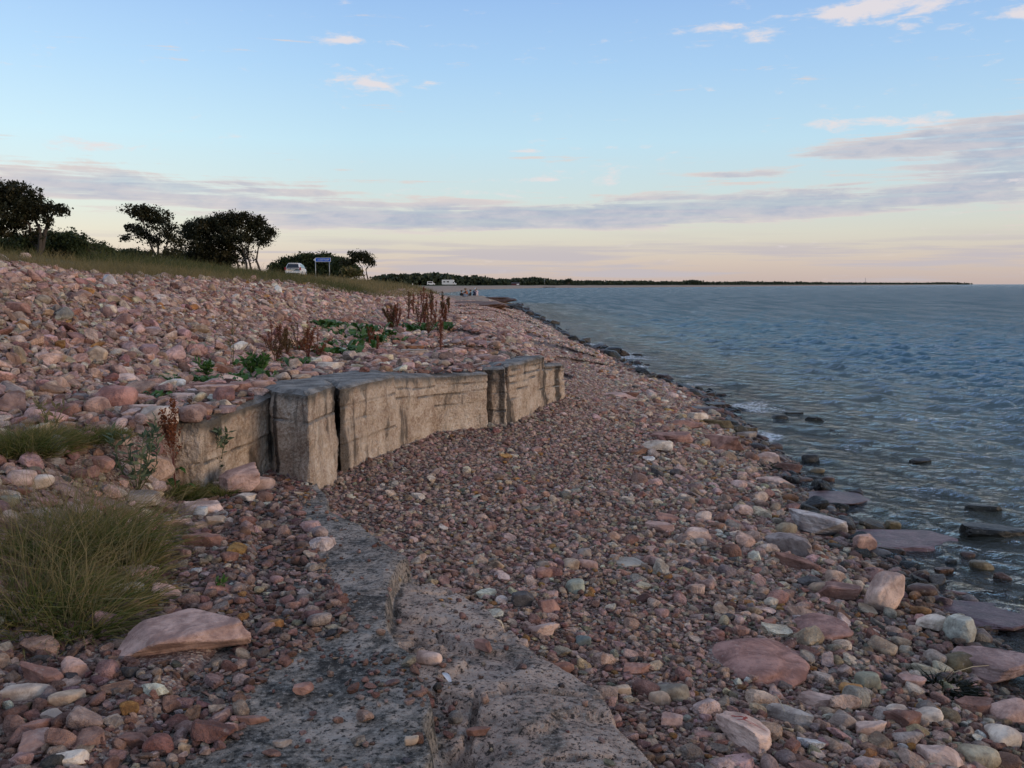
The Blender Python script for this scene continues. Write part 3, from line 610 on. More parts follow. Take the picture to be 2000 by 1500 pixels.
rock(255, 925, 48, .6, .42, -10, 'pale pink', 'block', 'pale pink wedge stone next to the purplish red terrace stone', None, **S)
rock(258, 985, 86, .7, .3, -6, 'grey', 'slab', 'broad grey slab stone behind the tall tussock', 'broad grey slab stone', **S)
rock(30, 948, 58, .7, .5, 8, 'pale pink', 'round', 'smooth pale pink stone at the left edge of the terrace', None, **S)
rock(65, 955, 58, .6, .5, -6, 'whitish', 'round', 'whitish rounded stone partly covered by tussock blades', None, **S)
rock(10, 990, 40, .7, .6, 12, 'greenish grey', 'round', 'pale greenish stone at the left edge beside the tussock', None, **S)
rock(215, 870, 70, .4, .3, 4, 'pale pink', 'slab', 'long pale stone on the terrace below the rubble bank', None, **S)
rock(305, 835, 84, .65, .42, -10, 'whitish', 'block', 'big whitish stone behind the slender willow-leaved plant', 'big whitish terrace stone', **S)
rock(268, 808, 60, .5, .32, -4, 'pale pink', 'slab', 'pale slab stone above the big whitish terrace stone', None, **S)
rock(418, 792, 88, .55, .26, 6, 'pink', 'slab', 'broad flat pink stone on top of the wall end', 'flat wall-top stone', **S)
rock(355, 786, 62, .6, .3, 0, 'pale pink', 'slab', 'pale pink stone left of the broad flat pink stone on the wall', None, **S)
rock(512, 778, 52, .6, .42, -5, 'pink', 'pebble', 'rounded pink stone by the crack at the wall top', None, **S)
rock(462, 772, 62, .6, .34, 8, 'red', 'slab', 'dark pink stone behind the rounded pink stone at the wall top', None, **S)
rock(396, 764, 66, .5, .3, -4, 'red', 'slab', 'reddish flat stone among the weeds above the wall', None, **S)
rock(438, 736, 58, .4, .26, -16, (.34, .15, .085), 'flake', 'orange-brown tilted flat stone beside the weeds', 'orange-brown tilted stone', tilt=(-8, 16), sink=-.3, **S)
rock(345, 760, 26, .8, .7, 0, (.66, .66, .62), 'pebble', 'white stone peeping out of the weeds', None, sink=-.1, **S)
rock(600, 742, 52, .7, .4, -12, 'pink', 'slab', 'pink slab stone on the grey wall top', None, **S)
rock(640, 724, 58, .6, .36, -10, 'whitish', 'slab', 'pale flat stone at the back of the grey wall top', 'pale wall-top stone', **S)
rock(585, 745, 36, .8, .5, 30, 'beige', 'block', 'beige block at the edge of the grey wall top', None, **S)
rock(735, 662, 34, .6, .55, 6, 'pink', 'block', 'pink block among the green weeds under the bank', None, **S)
rock(808, 685, 42, .5, .3, -4, (.34, .17, .09), 'slab', 'orange-brown stone beside the tall rusty dock plant', None, **S)
rock(828, 705, 20, .7, .7, 0, 'beige', 'pebble', 'small cream stone standing before the grey shelf rock', None, **S)
rock(812, 692, 62, .5, .2, 0, 'grey', 'slab', 'grey shelf rock lying flat near the tall rusty dock plant', 'grey shelf rock', **S)
rock(945, 672, 70, .9, .1, 5, 'grey', 'slab', 'wide grey shelf rock on the path along the shore', 'wide grey shelf rock', **S)
rock(942, 640, 36, .6, .45, 0, 'pale pink', 'block', 'pale layered block beyond the wide grey shelf rock', None, **S)
rock(210, 558, 26, .8, .85, 10, (.56, .52, .5), 'block', 'pale boulder standing out high on the rubble bank', None, sink=.05, **S)
rock(166, 574, 30, .7, .55, -6, 'ochre', 'block', 'ochre boulder on the rubble bank left of the pale boulder', None, sink=.05, **S)
rock(46, 510, 26, .7, .6, 0, 'pale pink', 'block', 'pale boulder on the very crest of the rubble bank', None, sink=0, **S)
rock(25, 612, 60, .4, .4, -18, 'red', 'slab', 'long red stone on the rubble bank near the left edge', None, sink=.05, **S)
rock(184, 706, 46, .7, .65, -25, 'beige', 'block', 'large beige boulder low on the rubble bank', None, sink=.05, **S)
rock(214, 612, 22, .8, .8, 0, 'whitish', 'pebble', 'round whitish boulder in the middle of the rubble bank', None, sink=.0, **S)
rock(116, 712, 26, .8, .75, 0, 'beige', 'round', 'round beige stone near the foot of the rubble bank', None, sink=.0, **S)
# on the ledge
rock(836, 1302, 54, .5, .44, -18, 'pale pink', 'round', 'smooth oval pink stone on the lower step of the ledge', 'smooth oval pink stone', sink=.1, **S)
rock(490, 1412, 62, .3, .22, 4, 'red-brown', 'slab', 'thin dark red bar of stone lying on the ledge', 'thin dark red bar stone', sink=.02, **S)
rock(590, 1352, 38, .6, .5, 4, 'red', 'block', 'small dark red block alone on the ledge', None, sink=.05, **S)
rock(934, 1432, 46, .4, .32, 8, 'red-brown', 'slab', 'dark red flat chip near the square socket', None, sink=.02, **S)
rock(1098, 1322, 58, .35, .36, 22, 'red-brown', 'block', 'dark red stone at the outer part of the lower step', None, sink=.05, **S)
rock(803, 1457, 26, .8, .6, 0, 'beige', 'pebble', 'cream pebble on the ledge edge', None, sink=.05, **S)
rock(945, 1268, 40, .45, .5, -35, 'red', 'block', 'red stone stub above the smooth oval pink stone', None, sink=.1, **S)
rock(908, 1283, 24, .6, .5, 20, 'grey', 'pebble', 'small grey pebble right of the smooth oval pink stone', None, sink=.1, **S) if False else None
rock(548, 1460, 36, .5, .3, 14, 'grey', 'flake', 'pale grey flake on the speckled ledge', None, sink=.02, **S)
rock(500, 1245, 0.1, .5, .3, 0, 'red', 'block', 'x', None, **S) if False else None
# on the beach
rock(1515, 1352, 200, 1.25, .26, -25, (.36, .20, .165), 'pebble', 'broad pink boulder half buried in the shingle', 'broad half-buried boulder', sink=.46, sub=5, rough=.07, seed=21)
rock(1618, 1255, 112, 1.0, .26, 12, (.33, .19, .16), 'pebble', 'second half-buried pink rock just above the broad pink boulder', 'second half-buried pink rock', sink=.44, sub=5, rough=.06)
rock(1478, 1478, 76, 1.55, .62, 32, 'pale pink', 'block', 'pinkish block with red streaks across its upper end', 'red-streaked pinkish block', sink=.14, sub=5, mats=None, seed=33, tilt=(6, 10))
LASTM = bpy.data.objects[-1] if False else None
rock(1735, 1200, 70, .75, 1.15, 16, 'pale pink', 'pebble', 'tall pale pink boulder with a rounded top', 'tall pale pink boulder', sink=.12, sub=5)
rock(1886, 1262, 60, .8, .85, -20, (.52, .52, .44), 'block', 'cream boulder with a faint green tinge near the pool', 'cream boulder', sink=.1)
rock(1826, 1240, 56, .8, .6, 10, 'whitish', 'block', 'pale boulder left of the cream boulder by the pool', None, sink=.1)
rock(1610, 1050, 118, .55, .3, -22, (.50, .46, .44), 'slab', 'broad pale grey slab stranded at the water edge', 'broad pale slab', sink=.05, sub=5, tilt=(-5, 8))
rock(1556, 1090, 108, .36, .42, -36, (.33, .27, .245), 'block', 'tilted brownish-grey slab below the broad pale slab', 'tilted brownish slab', sink=.15, sub=4, tilt=(0, 10))
rock(1694, 1082, 54, .7, .75, 10, 'pink', 'block', 'pink and buff boulder at the water edge', 'pink and buff boulder', sink=.12)
rock(1640, 1176, 100, .5, .3, -10, 'red', 'slab', 'dull red slab behind the tall pale pink boulder', 'dull red slab', sink=.1)
rock(1566, 1118, 92, .28, .3, -38, 'red-brown', 'slab', 'long narrow red-brown slab pointing down the beach', 'long narrow red-brown slab', tilt=(0, 8))
rock(1585, 1150, 52, .6, .5, 8, 'dark grey', 'block', 'dark blue-grey stone among the shore stones', 'dark blue-grey stone', **S)
rock(1650, 1170, 60, .45, .4, -30, 'pink', 'pebble', 'long smooth pink stone in front of the dull red slab', None, **S)
rock(1604, 1162, 38, .8, .75, 0, 'beige', 'pebble', 'round buff stone beside the dark blue-grey stone', None, **S)
rock(1975, 1352, 160, .62, .3, -30, (.36, .25, .225), 'slab', 'layered pink shelf rock at the right edge of the beach', 'layered pink shelf rock', sink=.12, sub=5)
rock(1992, 1418, 84, .7, .5, 10, 'pink', 'round', 'smooth pink boulder below the layered pink shelf rock', None, sub=4, **S)
rock(1920, 1400, 80, .6, .34, 8, 'red-brown', 'slab', 'dark brown stone with a rusty chipped edge', None, **S)
rock(1884, 1318, 58, .8, .75, 0, 'olive', 'pebble', 'wet olive-brown boulder beside the layered pink shelf rock', None, wet=.3, **S)
rock(1975, 1462, 62, .8, .6, 8, 'whitish', 'pebble', 'big pale grey boulder at the right edge', None, **S)
rock(1925, 1505, 68, .8, .62, 0, (.46, .39, .27), 'round', 'smooth sandy yellow boulder at the bottom right', 'smooth sandy yellow boulder', **S)
rock(1850, 1508, 80, .6, .5, -18, 'pale pink', 'block', 'pale pink rough boulder left of the sandy yellow boulder', None, **S)
rock(1320, 1372, 62, .7, .6, 6, (.30, .265, .205), 'round', 'smooth olive-beige boulder beside the ledge', 'smooth olive-beige boulder', **S)
rock(1290, 1378, 40, .8, .7, 0, 'beige', 'round', 'buff stone touching the smooth olive-beige boulder', None, **S)
rock(1212, 1362, 42, .6, .55, 10, 'beige', 'pebble', 'cream stone lying against the ledge', None, **S)
rock(1020, 1186, 46, .7, .72, 0, 'dark grey', 'block', 'dark slate-grey stone in the pebble row below the ledge', 'dark slate-grey stone', **S)
rock(1124, 1160, 36, .85, .85, 0, (.36, .37, .29), 'round', 'pale greenish round stone in the pebble row', 'pale greenish round stone', **S)
rock(1116, 1112, 32, .8, .7, 0, 'beige', 'round', 'cream oval stone above the pale greenish round stone', None, **S)
rock(1150, 1112, 38, .7, .55, 0, 'pink', 'round', 'pinkish smooth stone next to the cream oval stone', None, **S)
rock(1142, 1090, 28, .9, .8, 0, 'grey', 'round', 'grey round stone above the pinkish smooth stone', None, **S)
rock(1062, 1248, 54, .8, .6, 20, 'pale pink', 'block', 'angular pale pink stone close to the ledge rim', 'angular pale pink stone', **S)
rock(1075, 1200, 42, .7, .7, 30, 'red', 'block', 'red pointed stone above the angular pale pink stone', None, **S)
rock(1140, 1262, 30, .7, .7, 0, (.17, .20, .19), 'pebble', 'dark green stone to the right of the angular pale pink stone', None, **S)
rock(1062, 1130, 36, .8, .7, 0, 'red', 'pebble', 'brick-red stone in the pebble row', None, **S)
rock(1230, 1112, 60, 1.0, .12, 20, (.38, .345, .29), 'slab', 'flat sandy plate lying bare in the middle of the shingle', 'flat sandy plate', sink=.2, **S)
rock(1366, 1058, 52, .7, .5, -8, 'pale pink', 'block', 'pale pink block in the upper shingle', 'upper pale pink block', **S)
rock(1305, 1020, 48, .8, .6, 10, 'red', 'block', 'red angular stone in the upper shingle', 'red angular stone', **S)
rock(1295, 1045, 60, .7, .35, -30, 'pink', 'slab', 'pink slab stone below the red angular stone', None, **S)
rock(1246, 1320, 60, .5, .3, 12, 'red', 'slab', 'flat red stone near the lower shingle', None, **S)
rock(1312, 1422, 46, .7, .55, 10, 'pink', 'block', 'blunt pink stone below the smooth olive-beige boulder', None, **S)
rock(1780, 1432, 62, .8, .7, 30, 'red-brown', 'block', 'dark red angular boulder in the lower right shingle', 'dark red angular boulder', **S)
rock(1822, 1420, 56, .7, .6, -20, 'whitish', 'round', 'whitish boulder right of the dark red angular boulder', None, **S)
rock(1755, 1400, 44, .6, .5, -10, 'whitish', 'round', 'whitish stone behind the dark red angular boulder', None, **S)
rock(1706, 1440, 66, .55, .42, 8, 'pale pink', 'block', 'pale pink long stone left of the dark red angular boulder', None, **S)
rock(1600, 1385, 76, .5, .3, -24, 'pale pink', 'slab', 'pale ridge-backed slab below the broad half-buried boulder', 'pale ridge-backed slab', **S)
rock(1548, 1420, 105, .24, .3, -40, (.44, .38, .33), 'slab', 'long buff slab slanting down between the red-streaked block and the cobbles', 'long buff slab', **S)
rock(1700, 1352, 44, .9, .8, 0, (.30, .29, .21), 'pebble', 'rough greenish-buff stone in the cobbles', None, **S)
rock(1668, 1365, 44, .6, .6, -20, 'ochre', 'round', 'tan oval stone left of the rough greenish-buff stone', None, k=.9, **S)
rock(1786, 1345, 52, .7, .5, 0, 'purplish', 'slab', 'mauve grey stone among the lower cobbles', None, k=1.3, **S)
# shore slabs further on
rock(1284, 884, 70, .4, .3, -20, 'whitish', 'slab', 'long whitish slab on the upper beach rim', 'long whitish slab', sink=.1)
rock(1318, 866, 84, .8, .2, -12, 'red', 'slab', 'wide dull red slab beside the long whitish slab', 'wide dull red slab', sink=.15)
rock(1300, 878, 26, .8, .8, 0, 'ochre', 'round', 'tan round stone on the long whitish slab', None, k=.9, **S)
rock(1210, 778, 76, .9, .12, 0, 'pink', 'slab', 'broad flat pink slab at the far beach', 'broad flat pink slab', sink=.2)
rock(1228, 778, 46, .35, .3, -18, 'red-brown', 'slab', 'narrow brown slab on the far beach', None)
rock(1345, 838, 62, .5, .34, -8, 'red', 'block', 'reddish block under the brown boulder at the water', None)
rock(1408, 838, 60, .5, .4, -16, 'olive', 'block', 'olive stained block at the waterline', None, wet=.2)
rock(1365, 822, 52, .5, .4, 8, 'whitish', 'slab', 'pale block near the black boulder', None)
rock(1460, 858, 42, .6, .4, 0, 'grey', 'slab', 'wet grey slab at the waterline', None, wet=.3)
rock(1420, 884, 80, .45, .36, -28, 'red', 'slab', 'long red slab sloping into the water', 'long shore slab', sink=.1)
rock(1505, 905, 50, .6, .5, -10, 'pale pink', 'block', 'pale pink boulder near the water above the wet stones', None)
rock(1540, 925, 66, .4, .32, -24, 'red-brown', 'slab', 'wet brown slab sloping under the dark wet stone', None, wet=.3)
rock(1520, 950, 76, .6, .22, -6, 'pale pink', 'slab', 'pale pink flat slab beside the still shallow pool', 'pale pink flat slab', sub=4)
WR = 'wave-washed rocks'
for a in [(1350, 772, 66, .5, .5, 4, 'black', 'block', 'big black boulder at the water edge below the far wall end', 'big black boulder', .3),
          (1370, 802, 78, .5, .46, -6, 'wet brown', 'block', 'big dark brown boulder before the big black boulder', 'big dark brown boulder', .15),
          (1308, 772, 44, .4, .34, -10, 'wet brown', 'slab', 'dark low boulder left of the big black boulder', None, .3),
          (1260, 765, 30, .7, .7, 0, 'wet brown', 'block', 'reddish-brown rounded block at the water edge', None, .1),
          (1246, 694, 26, .5, .3, 0, 'black', 'slab', 'small black slab in the water off the far beach', None, .4),
          (1217, 692, 30, .4, .18, 0, 'black', 'slab', 'low black rock awash beside the small black slab', None, .4),
          (1120, 671, 16, .7, .8, 0, 'black', 'block', 'pointed black rock at the far waterline', None, .4),
          (1150, 690, 26, .6, .4, 0, 'black', 'block', 'black shore rock left of the low black rock awash', None, .4),
          (1225, 726, 26, .6, .4, 0, 'black', 'block', 'black rock at the tip of the far beach', None, .4),
          (1526, 818, 34, .6, .5, 0, 'black', 'pebble', 'dark hump of rock breaking the small waves', None, .4),
          (1552, 808, 38, .4, .22, -8, 'black', 'slab', 'flat black rock behind the dark hump of rock', None, .5),
          (1596, 822, 40, .6, .42, -14, 'black', 'block', 'black rock right of the flat black rock in the waves', None, .4),
          (1632, 842, 20, .7, .5, 0, 'black', 'pebble', 'small black rock tip further right in the water', None, .4),
          (1802, 902, 44, .5, .34, 0, 'black', 'block', 'lone black rock out in the open water', None, .4),
          (1935, 1002, 74, .5, .36, -22, 'black', 'slab', 'black slab tilted out of the water near the right edge', None, .5),
          (1962, 1052, 128, .5, .24, -10, 'black', 'slab', 'long black slab washed by foam at the right edge', 'long black slab', .5),
          (1586, 900, 34, .8, .75, 0, 'black', 'pebble', 'dark wet round stone at the waterline', 'dark wet round stone', .3),
          (1598, 922, 30, .7, .6, 0, 'olive', 'pebble', 'mossy wet stone below the dark wet round stone', None, .4),
          (1618, 938, 26, .8, .6, 0, 'wet brown', 'pebble', 'small dark stone beside the still shallow pool', None, .4),
          (1748, 1028, 30, .8, .8, 0, 'olive', 'block', 'olive stone standing in the shallow water', None, .3),
          (1672, 1028, 36, .6, .5, -20, 'wet brown', 'pebble', 'brown wet stone right of the broad pale slab', None, .3),
          (1620, 1000, 36, .7, .6, 0, 'dark grey', 'round', 'dark wet stone above the broad pale slab', None, .2),
          (1728, 1088, 44, .5, .5, -20, 'dark grey', 'round', 'dark wet oval stone beside the pink and buff boulder', None, .3),
          (1805, 1170, 56, .6, .6, 0, 'wet brown', 'pebble', 'brown granite boulder at the edge of the pool', None, .1),
          (1905, 1275, 30, .8, .7, 0, 'wet brown', 'pebble', 'rusty brown stone between the cream boulder and the pool', None, .1),
          (1895, 1088, 24, .8, .7, 0, 'wet brown', 'pebble', 'rusty stone in the foam', None, .1),
          (1925, 1110, 44, .6, .5, -10, 'olive', 'pebble', 'mossy stone right of the rusty stone in the foam', None, .3),
          (1965, 1130, 36, .7, .5, 0, 'wet brown', 'block', 'dark brown stone in the foam near the right edge', None, .3),
          (1862, 1100, 26, .7, .6, 0, 'black', 'pebble', 'black stone left of the rusty stone in the foam', None, .3),
          (1850, 1120, 38, .6, .5, 0, 'wet brown', 'slab', 'wet brown slab among the awash stones', None, .3),
          (1948, 1165, 50, .5, .4, 0, 'wet brown', 'slab', 'brown flat stone awash beyond the pool', None, .3)]:
    rock(*a[:10], wet=.85, sink=.45 if a[1] < 1040 else .32, sea=a[1] < 1160, k=1/(1-.55*.85), group=WR, sub=3)
# red rock shelves just under the surface
for a in [(1640, 985, 150, .9, .1, -8, (.13, .075, .07), 'reddish wet rock shelf level with the water beside the shore stones', .05),
          (1790, 1075, 230, .8, .09, -14, (.15, .085, .085), 'wide purplish wet rock shelf awash off the pink and buff boulder', .045),
          (1960, 1225, 200, .9, .08, -10, (.12, .07, .075), 'dark purplish wet shelf at the right edge beyond the cream boulder', .06)]:
    p = hit(a[0], a[1], SEA); W_ = a[2]*math.hypot(p.y, CAMZ-p.z)/FPX
    o = obj('rock_shelf', rock_mesh(a[0], (W_, W_*a[3], W_*a[4]), 'slab', 4, .03, M_ROCK), None, (p.x, p.y+W_*a[3]*.4, SEA+.022-W_*a[4]*.5), (0, 0, R(a[5])))
    o.color = (*a[6], .15); tag(o, a[7], 'rock'); LAND.append((None, p.x, p.y+W_*a[3]*.4, W_*.4, W_*.38))
# layered headland shelves by the people
for i, (px, py, w, dr, hr, c, lb) in enumerate([(985, 600, 78, 1.1, .10, 'black', 'black outermost rock spit of the small headland'), (940, 596, 110, 1.2, .09, (.16, .085, .055), 'rusty brown layered shelf of the headland'),
          (965, 585, 90, 1.0, .08, 'wet brown', 'dark brown upper shelf of the headland'), (905, 592, 90, 1.0, .08, 'pink', 'pinkish bare shelf below the seated people')]):
    p = hit(px, py, SEA); W_ = w*p.y/FPX
    o = obj('headland_shelf', rock_mesh(900+i, (W_, W_*dr, W_*hr+.25), 'block', 5, .13, M_ROCK), None, (p.x, p.y+W_*dr*.4, max(p.z, SEA)-.06), (0, 0, R(-12+9*i)))
    q = PAL[c] if isinstance(c, str) else c; o.color = (*q, .6); tag(o, lb, 'rock')
for o in [o for o in bpy.data.objects if o.get('label', '').startswith('pinkish block with red')]:
    o.data.materials[0] = M_MARKED
    co = np.array([v.co[:] for v in o.data.vertices]); dm = np.abs(co).max(0)
    MARK_DIM = dm

# ------------------------------------------------------------------ the shingle: thousands of loose stones
NAMES = list(PAL)
def pick(weights, n):
    ks = list(weights); w = np.array([weights[k] for k in ks], float); return np.array([NAMES.index(k) for k in ks])[rng.choice(len(ks), n, p=w/w.sum())]
WB = {'red': .15, 'pink': .27, 'pale pink': .27, 'beige': .10, 'grey': .06, 'whitish': .06, 'red-brown': .03, 'purplish': .05, 'ochre': .01, 'dark grey': .005, 'greenish grey': .01}
WL = {'red': .12, 'pink': .20, 'pale pink': .18, 'beige': .18, 'grey': .13, 'whitish': .14, 'red-brown': .06, 'purplish': .08, 'ochre': .025, 'dark grey': .025, 'greenish grey': .04}
WK = {'red': .15, 'pink': .28, 'pale pink': .24, 'beige': .12, 'grey': .07, 'whitish': .04, 'red-brown': .05, 'purplish': .07, 'ochre': .02}
WP = {'red': .24, 'pink': .31, 'pale pink': .21, 'beige': .05, 'grey': .06, 'whitish': .05, 'red-brown': .06, 'purplish': .05}
WG = {'red': .20, 'pink': .14, 'pale pink': .07, 'beige': .07, 'grey': .10, 'whitish': .04, 'red-brown': .16, 'purplish': .20, 'ochre': .02, 'dark grey': .03}
LX = np.array([l[1] for l in LAND]); LY = np.array([l[2] for l in LAND]); LR = np.array([l[4] for l in LAND])
BANDS = [1.9, 2.4, 3.0, 3.7, 4.6, 5.7, 7.0, 8.6, 10.5, 13, 16, 20, 26, 34, 46, 62, 85]
OUT = []
def scatter(region, pred, xlo, xhi, mean, sig, smax, cover, kindw, pal, tilt, embed, bands=BANDS, avoid=.75, lod=.0026, zfun=terrain):
    for y0, y1 in zip(bands[:-1], bands[1:]):
        ym = (y0+y1)/2; smin = max(.011, lod*ym); mu = max(mean(ym), smin*1.25)
        xl = max(float(np.min(xlo(np.array([y0, ym, y1])))), -.64*y1-.8); xh = min(float(np.max(xhi(np.array([y0, ym, y1])))), .64*y1+.8)
        if xh <= xl: continue
        A = (xh-xl)*(y1-y0); s = np.clip(mu*np.exp(rng.normal(0, sig, 4000)), smin, smax)
        n = int(cover*A/np.mean(s*s*.6)); n = min(n, 60000)
        s = np.clip(mu*np.exp(rng.normal(0, sig, n)), smin, smax); s = -np.sort(-s)
        x = rng.uniform(xl, xh, n); y = rng.uniform(y0, y1, n)
        k = pred(x, y); x, y, s = x[k], y[k], s[k]
        d2 = np.full(len(x), 9.9)                                   # keep clear of the big rocks
        nearL = np.nonzero((LY > y0-1) & (LY < y1+1))[0]
        for j in nearL: d2 = np.minimum(d2, np.hypot(x-LX[j], y-LY[j])-LR[j]*.86)
        k = d2 > s*.15; x, y, s = x[k], y[k], s[k]
        big = s > np.percentile(s, 72) if len(s) > 20 else s > 0
        cs = smax*1.05; grid = {}; ok = np.ones(len(x), bool)
        for i in range(len(x)):                                     # large first; the rest only dodge the large ones
            cx, cy = int(x[i]/cs), int(y[i]//cs); r = s[i]
            lim = avoid if big[i] else .62
            for a in (-1, 0, 1):
                for b in (-1, 0, 1):
                    for (qx, qy, qr) in grid.get((cx+a, cy+b), ()):
                        if (qx-x[i])**2+(qy-y[i])**2 < (lim*.5*(qr+r))**2: ok[i] = False; break
                    if not ok[i]: break
                if not ok[i]: break
            if ok[i] and big[i]: grid.setdefault((cx, cy), []).append((x[i], y[i], r))
        x, y, s = x[ok], y[ok], s[ok]; n = len(x)
        if n == 0: continue
        kd = kindw(x, y); u = rng.random(n)
        idx = np.where(u < kd[0], rng.integers(0, 8, n), np.where(u < kd[0]+kd[1], rng.integers(8, 17, n), rng.integers(17, 26, n)))
        thick = np.array([v[2][2] for v in VAR])[idx]*s
        z0 = zfun(x, y); e = .04; gx_ = (zfun(x+e, y)-z0)/e; gy_ = (zfun(x, y+e)-z0)/e
        tx = -np.clip(gx_, -.8, .8)+np.tan(np.radians(rng.normal(0, tilt, n))); ty = -np.clip(gy_, -.8, .8)+np.tan(np.radians(rng.normal(0, tilt, n)))
        yaw = rng.uniform(0, 6.283, n)
        N_ = np.stack([tx, ty, np.ones(n)], 1); N_ /= np.linalg.norm(N_, axis=1)[:, None]
        ax = np.stack([np.cos(yaw), np.sin(yaw), np.zeros(n)], 1); ax -= N_*np.sum(ax*N_, 1)[:, None]; ax /= np.linalg.norm(ax, axis=1)[:, None]; ay = np.cross(N_, ax)
        eul = np.stack([np.arctan2(ay[:, 2], N_[:, 2]), -np.arcsin(np.clip(ax[:, 2], -1, 1)), np.arctan2(ax[:, 1], ax[:, 0])], 1)
        z = z0+thick*(.5-embed)+rng.uniform(0, .12, n)*s
        cn = pal(x, y, n); col = np.array([PAL[q] for q in NAMES])[cn]*np.exp(rng.normal(.04, .18, n))[:, None]*(1+rng.normal(0, .05, (n, 3)))
        wet = sm(x_shore(y)-.62, x_shore(y)-.12, x)*(region == 'beach'); col = col*(1-.62*wet)[:, None]
        sc = s[:, None]*np.stack([np.ones(n), rng.uniform(.85, 1.15, n), rng.uniform(.8, 1.25, n)], 1)
        OUT.append((np.full(n, {'beach': 0, 'bank': 1, 'terrace': 2, 'gravel': 3, 'ledge': 4}[region]), np.stack([x, y, z], 1), sc, eul, idx, np.concatenate([np.clip(col, .01, .8), wet[:, None]], 1), cn, s))
const = lambda *v: (lambda x, y: v)
x0f = lambda y: np.where(y < 7.6, np.maximum(x_wall(y), x_lo(y)-.02), x_wall(y))
_wf = lambda y: np.interp(y, [6.2, 7.95, 8.18, 10.14, 10.48, 10.8, 12.4, 13.2, 13.9], [-2.3, -2.0, -1.42, -.86, -.30, -.05, .45, .78, .5])
inwall = lambda x, y: (y > 6.2) & (y < 13.9) & (x < _wf(y)) & (x > _wf(y)-.7)
shr = lambda x, y: sm(.0, 1.0, (x-x0f(y))/np.maximum(x_shore(y)-x0f(y), .3))
def pbeach(x, y, n): return np.where(rng.random(n) < shr(x, y)*1.15, pick(WL, n), pick(WB, n))
kb = lambda x, y: (.12+.36*shr(x, y), .43-.10*shr(x, y))
pb = lambda x, y: (x > x0f(y)) & (x < x_shore(y)+.10) & ~inwall(x, y)
scatter('beach', lambda x, y: pb(x, y) & (x > x_shore(y)-1.9+.5*fbm2(x, y, 1.1, 2, 31)) & (rng.random(len(x)) < .85), x0f, lambda y: x_shore(y)+.4, lambda y: .072, .42, .19, .7, kb, pbeach, 12, .30, bands=[b for b in BANDS if b < 60])
scatter('beach', lambda x, y: pb(x, y) & (rng.random(len(x)) < .25+.75*sm(-.15, .35, fbm2(x, y, .8, 2, 33)+.35*shr(x, y))), x0f, lambda y: x_shore(y)+.3, lambda y: .046, .42, .14, .55, kb, pbeach, 13, .30)
scatter('beach', pb, x0f, lambda y: x_shore(y)+.3, lambda y: .023, .42, .055, 1.6, lambda x, y: (.12+.3*shr(x, y), .40), pbeach, 15, .12, bands=[b for b in BANDS if b < 30])
WW = {'black': .5, 'wet brown': .35, 'olive': .15}
scatter('beach', lambda x, y: (x > x_shore(y)-.30) & (x < x_shore(y)+.55) & (fbm2(x, y, .9, 2, 35) > -.25+.9*(x-x_shore(y))), lambda y: x_shore(y)-.3, lambda y: x_shore(y)+.6, lambda y: np.interp(y, [6, 12, 30, 90], [.10, .18, .26, .4]), .40, .6, .55, const(.1, .55), lambda x, y, n: pick(WW, n), 10, .3, bands=[5.7, 7, 8.6, 10.5, 13, 16, 20, 26, 34, 46, 62, 85, 100], zfun=lambda x, y: np.maximum(terrain(x, y), SEA-.12))
bp = lambda x, y: (x < x_base(y)+.3) & (x > x_crest(y)-.7) & ~inwall(x, y)
kk = const(.04, .48); pk = lambda x, y, n: pick(WK, n)
scatter('bank', lambda x, y: bp(x, y) & (x < x_base(y)-.3), lambda y: x_crest(y)-.5, lambda y: x_base(y), lambda y: np.interp(y, [5, 9, 14], [.095, .08, .066]), .46, .25, 1.4, kk, pk, 24, .16, bands=[4.6]+[b for b in BANDS if b > 5], avoid=.72)
scatter('bank', bp, lambda y: x_crest(y)-.5, lambda y: x_base(y), lambda y: .046, .40, .10, 1.5, kk, pk, 22, .12, bands=[3.7, 4.6]+[b for b in BANDS if b > 5], avoid=.6)
tp_ = lambda x, y: (x < np.where((y > 6.95) & (y < 8.1), _wf(y)-.12, x_wall(y)+wall_hw(y)*.9)) & (x > x_base(y)-.5)
topclear = lambda x, y: ~((y > 8.0) & (y < 13.9) & (x > np.interp(y, [8, 8.8, 10, 11.2, 13.9], [-2.3, -2.3, -1.75, -1.1, -.1])))
ktr = const(.10, .32)
def ztr(x, y):                                             # the wall top and the terrace behind it
    x = np.asarray(x); y = np.asarray(y)
    bt = np.interp(y, [6.2, 7.98, 8.7, 10.1, 11.6, 13.9], [.53, .66, .70, .62, .57, .46])
    on = (y > 6.95) & (y < 13.5) & (x > np.interp(y, [6.2, 8, 8.8, 10.1, 11.5, 13.2], [-3.0, -2.7, -2.3, -1.75, -1.2, .1]))
    return np.where(on, np.maximum(bt, terrain(x, y)), terrain(x, y))
scatter('terrace', lambda x, y: tp_(x, y) & topclear(x, y) & ~((y < 6.3) & (x > x_wall(y)+.3)), lambda y: x_base(y)-.5, lambda y: np.maximum(x_wall(y)+wall_hw(y), _wf(y)), lambda y: .13, .36, .30, .75, ktr, lambda x, y, n: pick(WP, n), 9, .20, bands=[2.4]+[b for b in BANDS if 3 <= b < 40], avoid=.85, zfun=ztr)
scatter('terrace', lambda x, y: tp_(x, y) & topclear(x, y), lambda y: x_base(y)-.5, lambda y: np.maximum(x_wall(y)+wall_hw(y), _wf(y)), lambda y: .055, .42, .13, 1.2, ktr, lambda x, y, n: pick(WP, n), 12, .25, bands=[b for b in BANDS if b < 70], zfun=ztr)
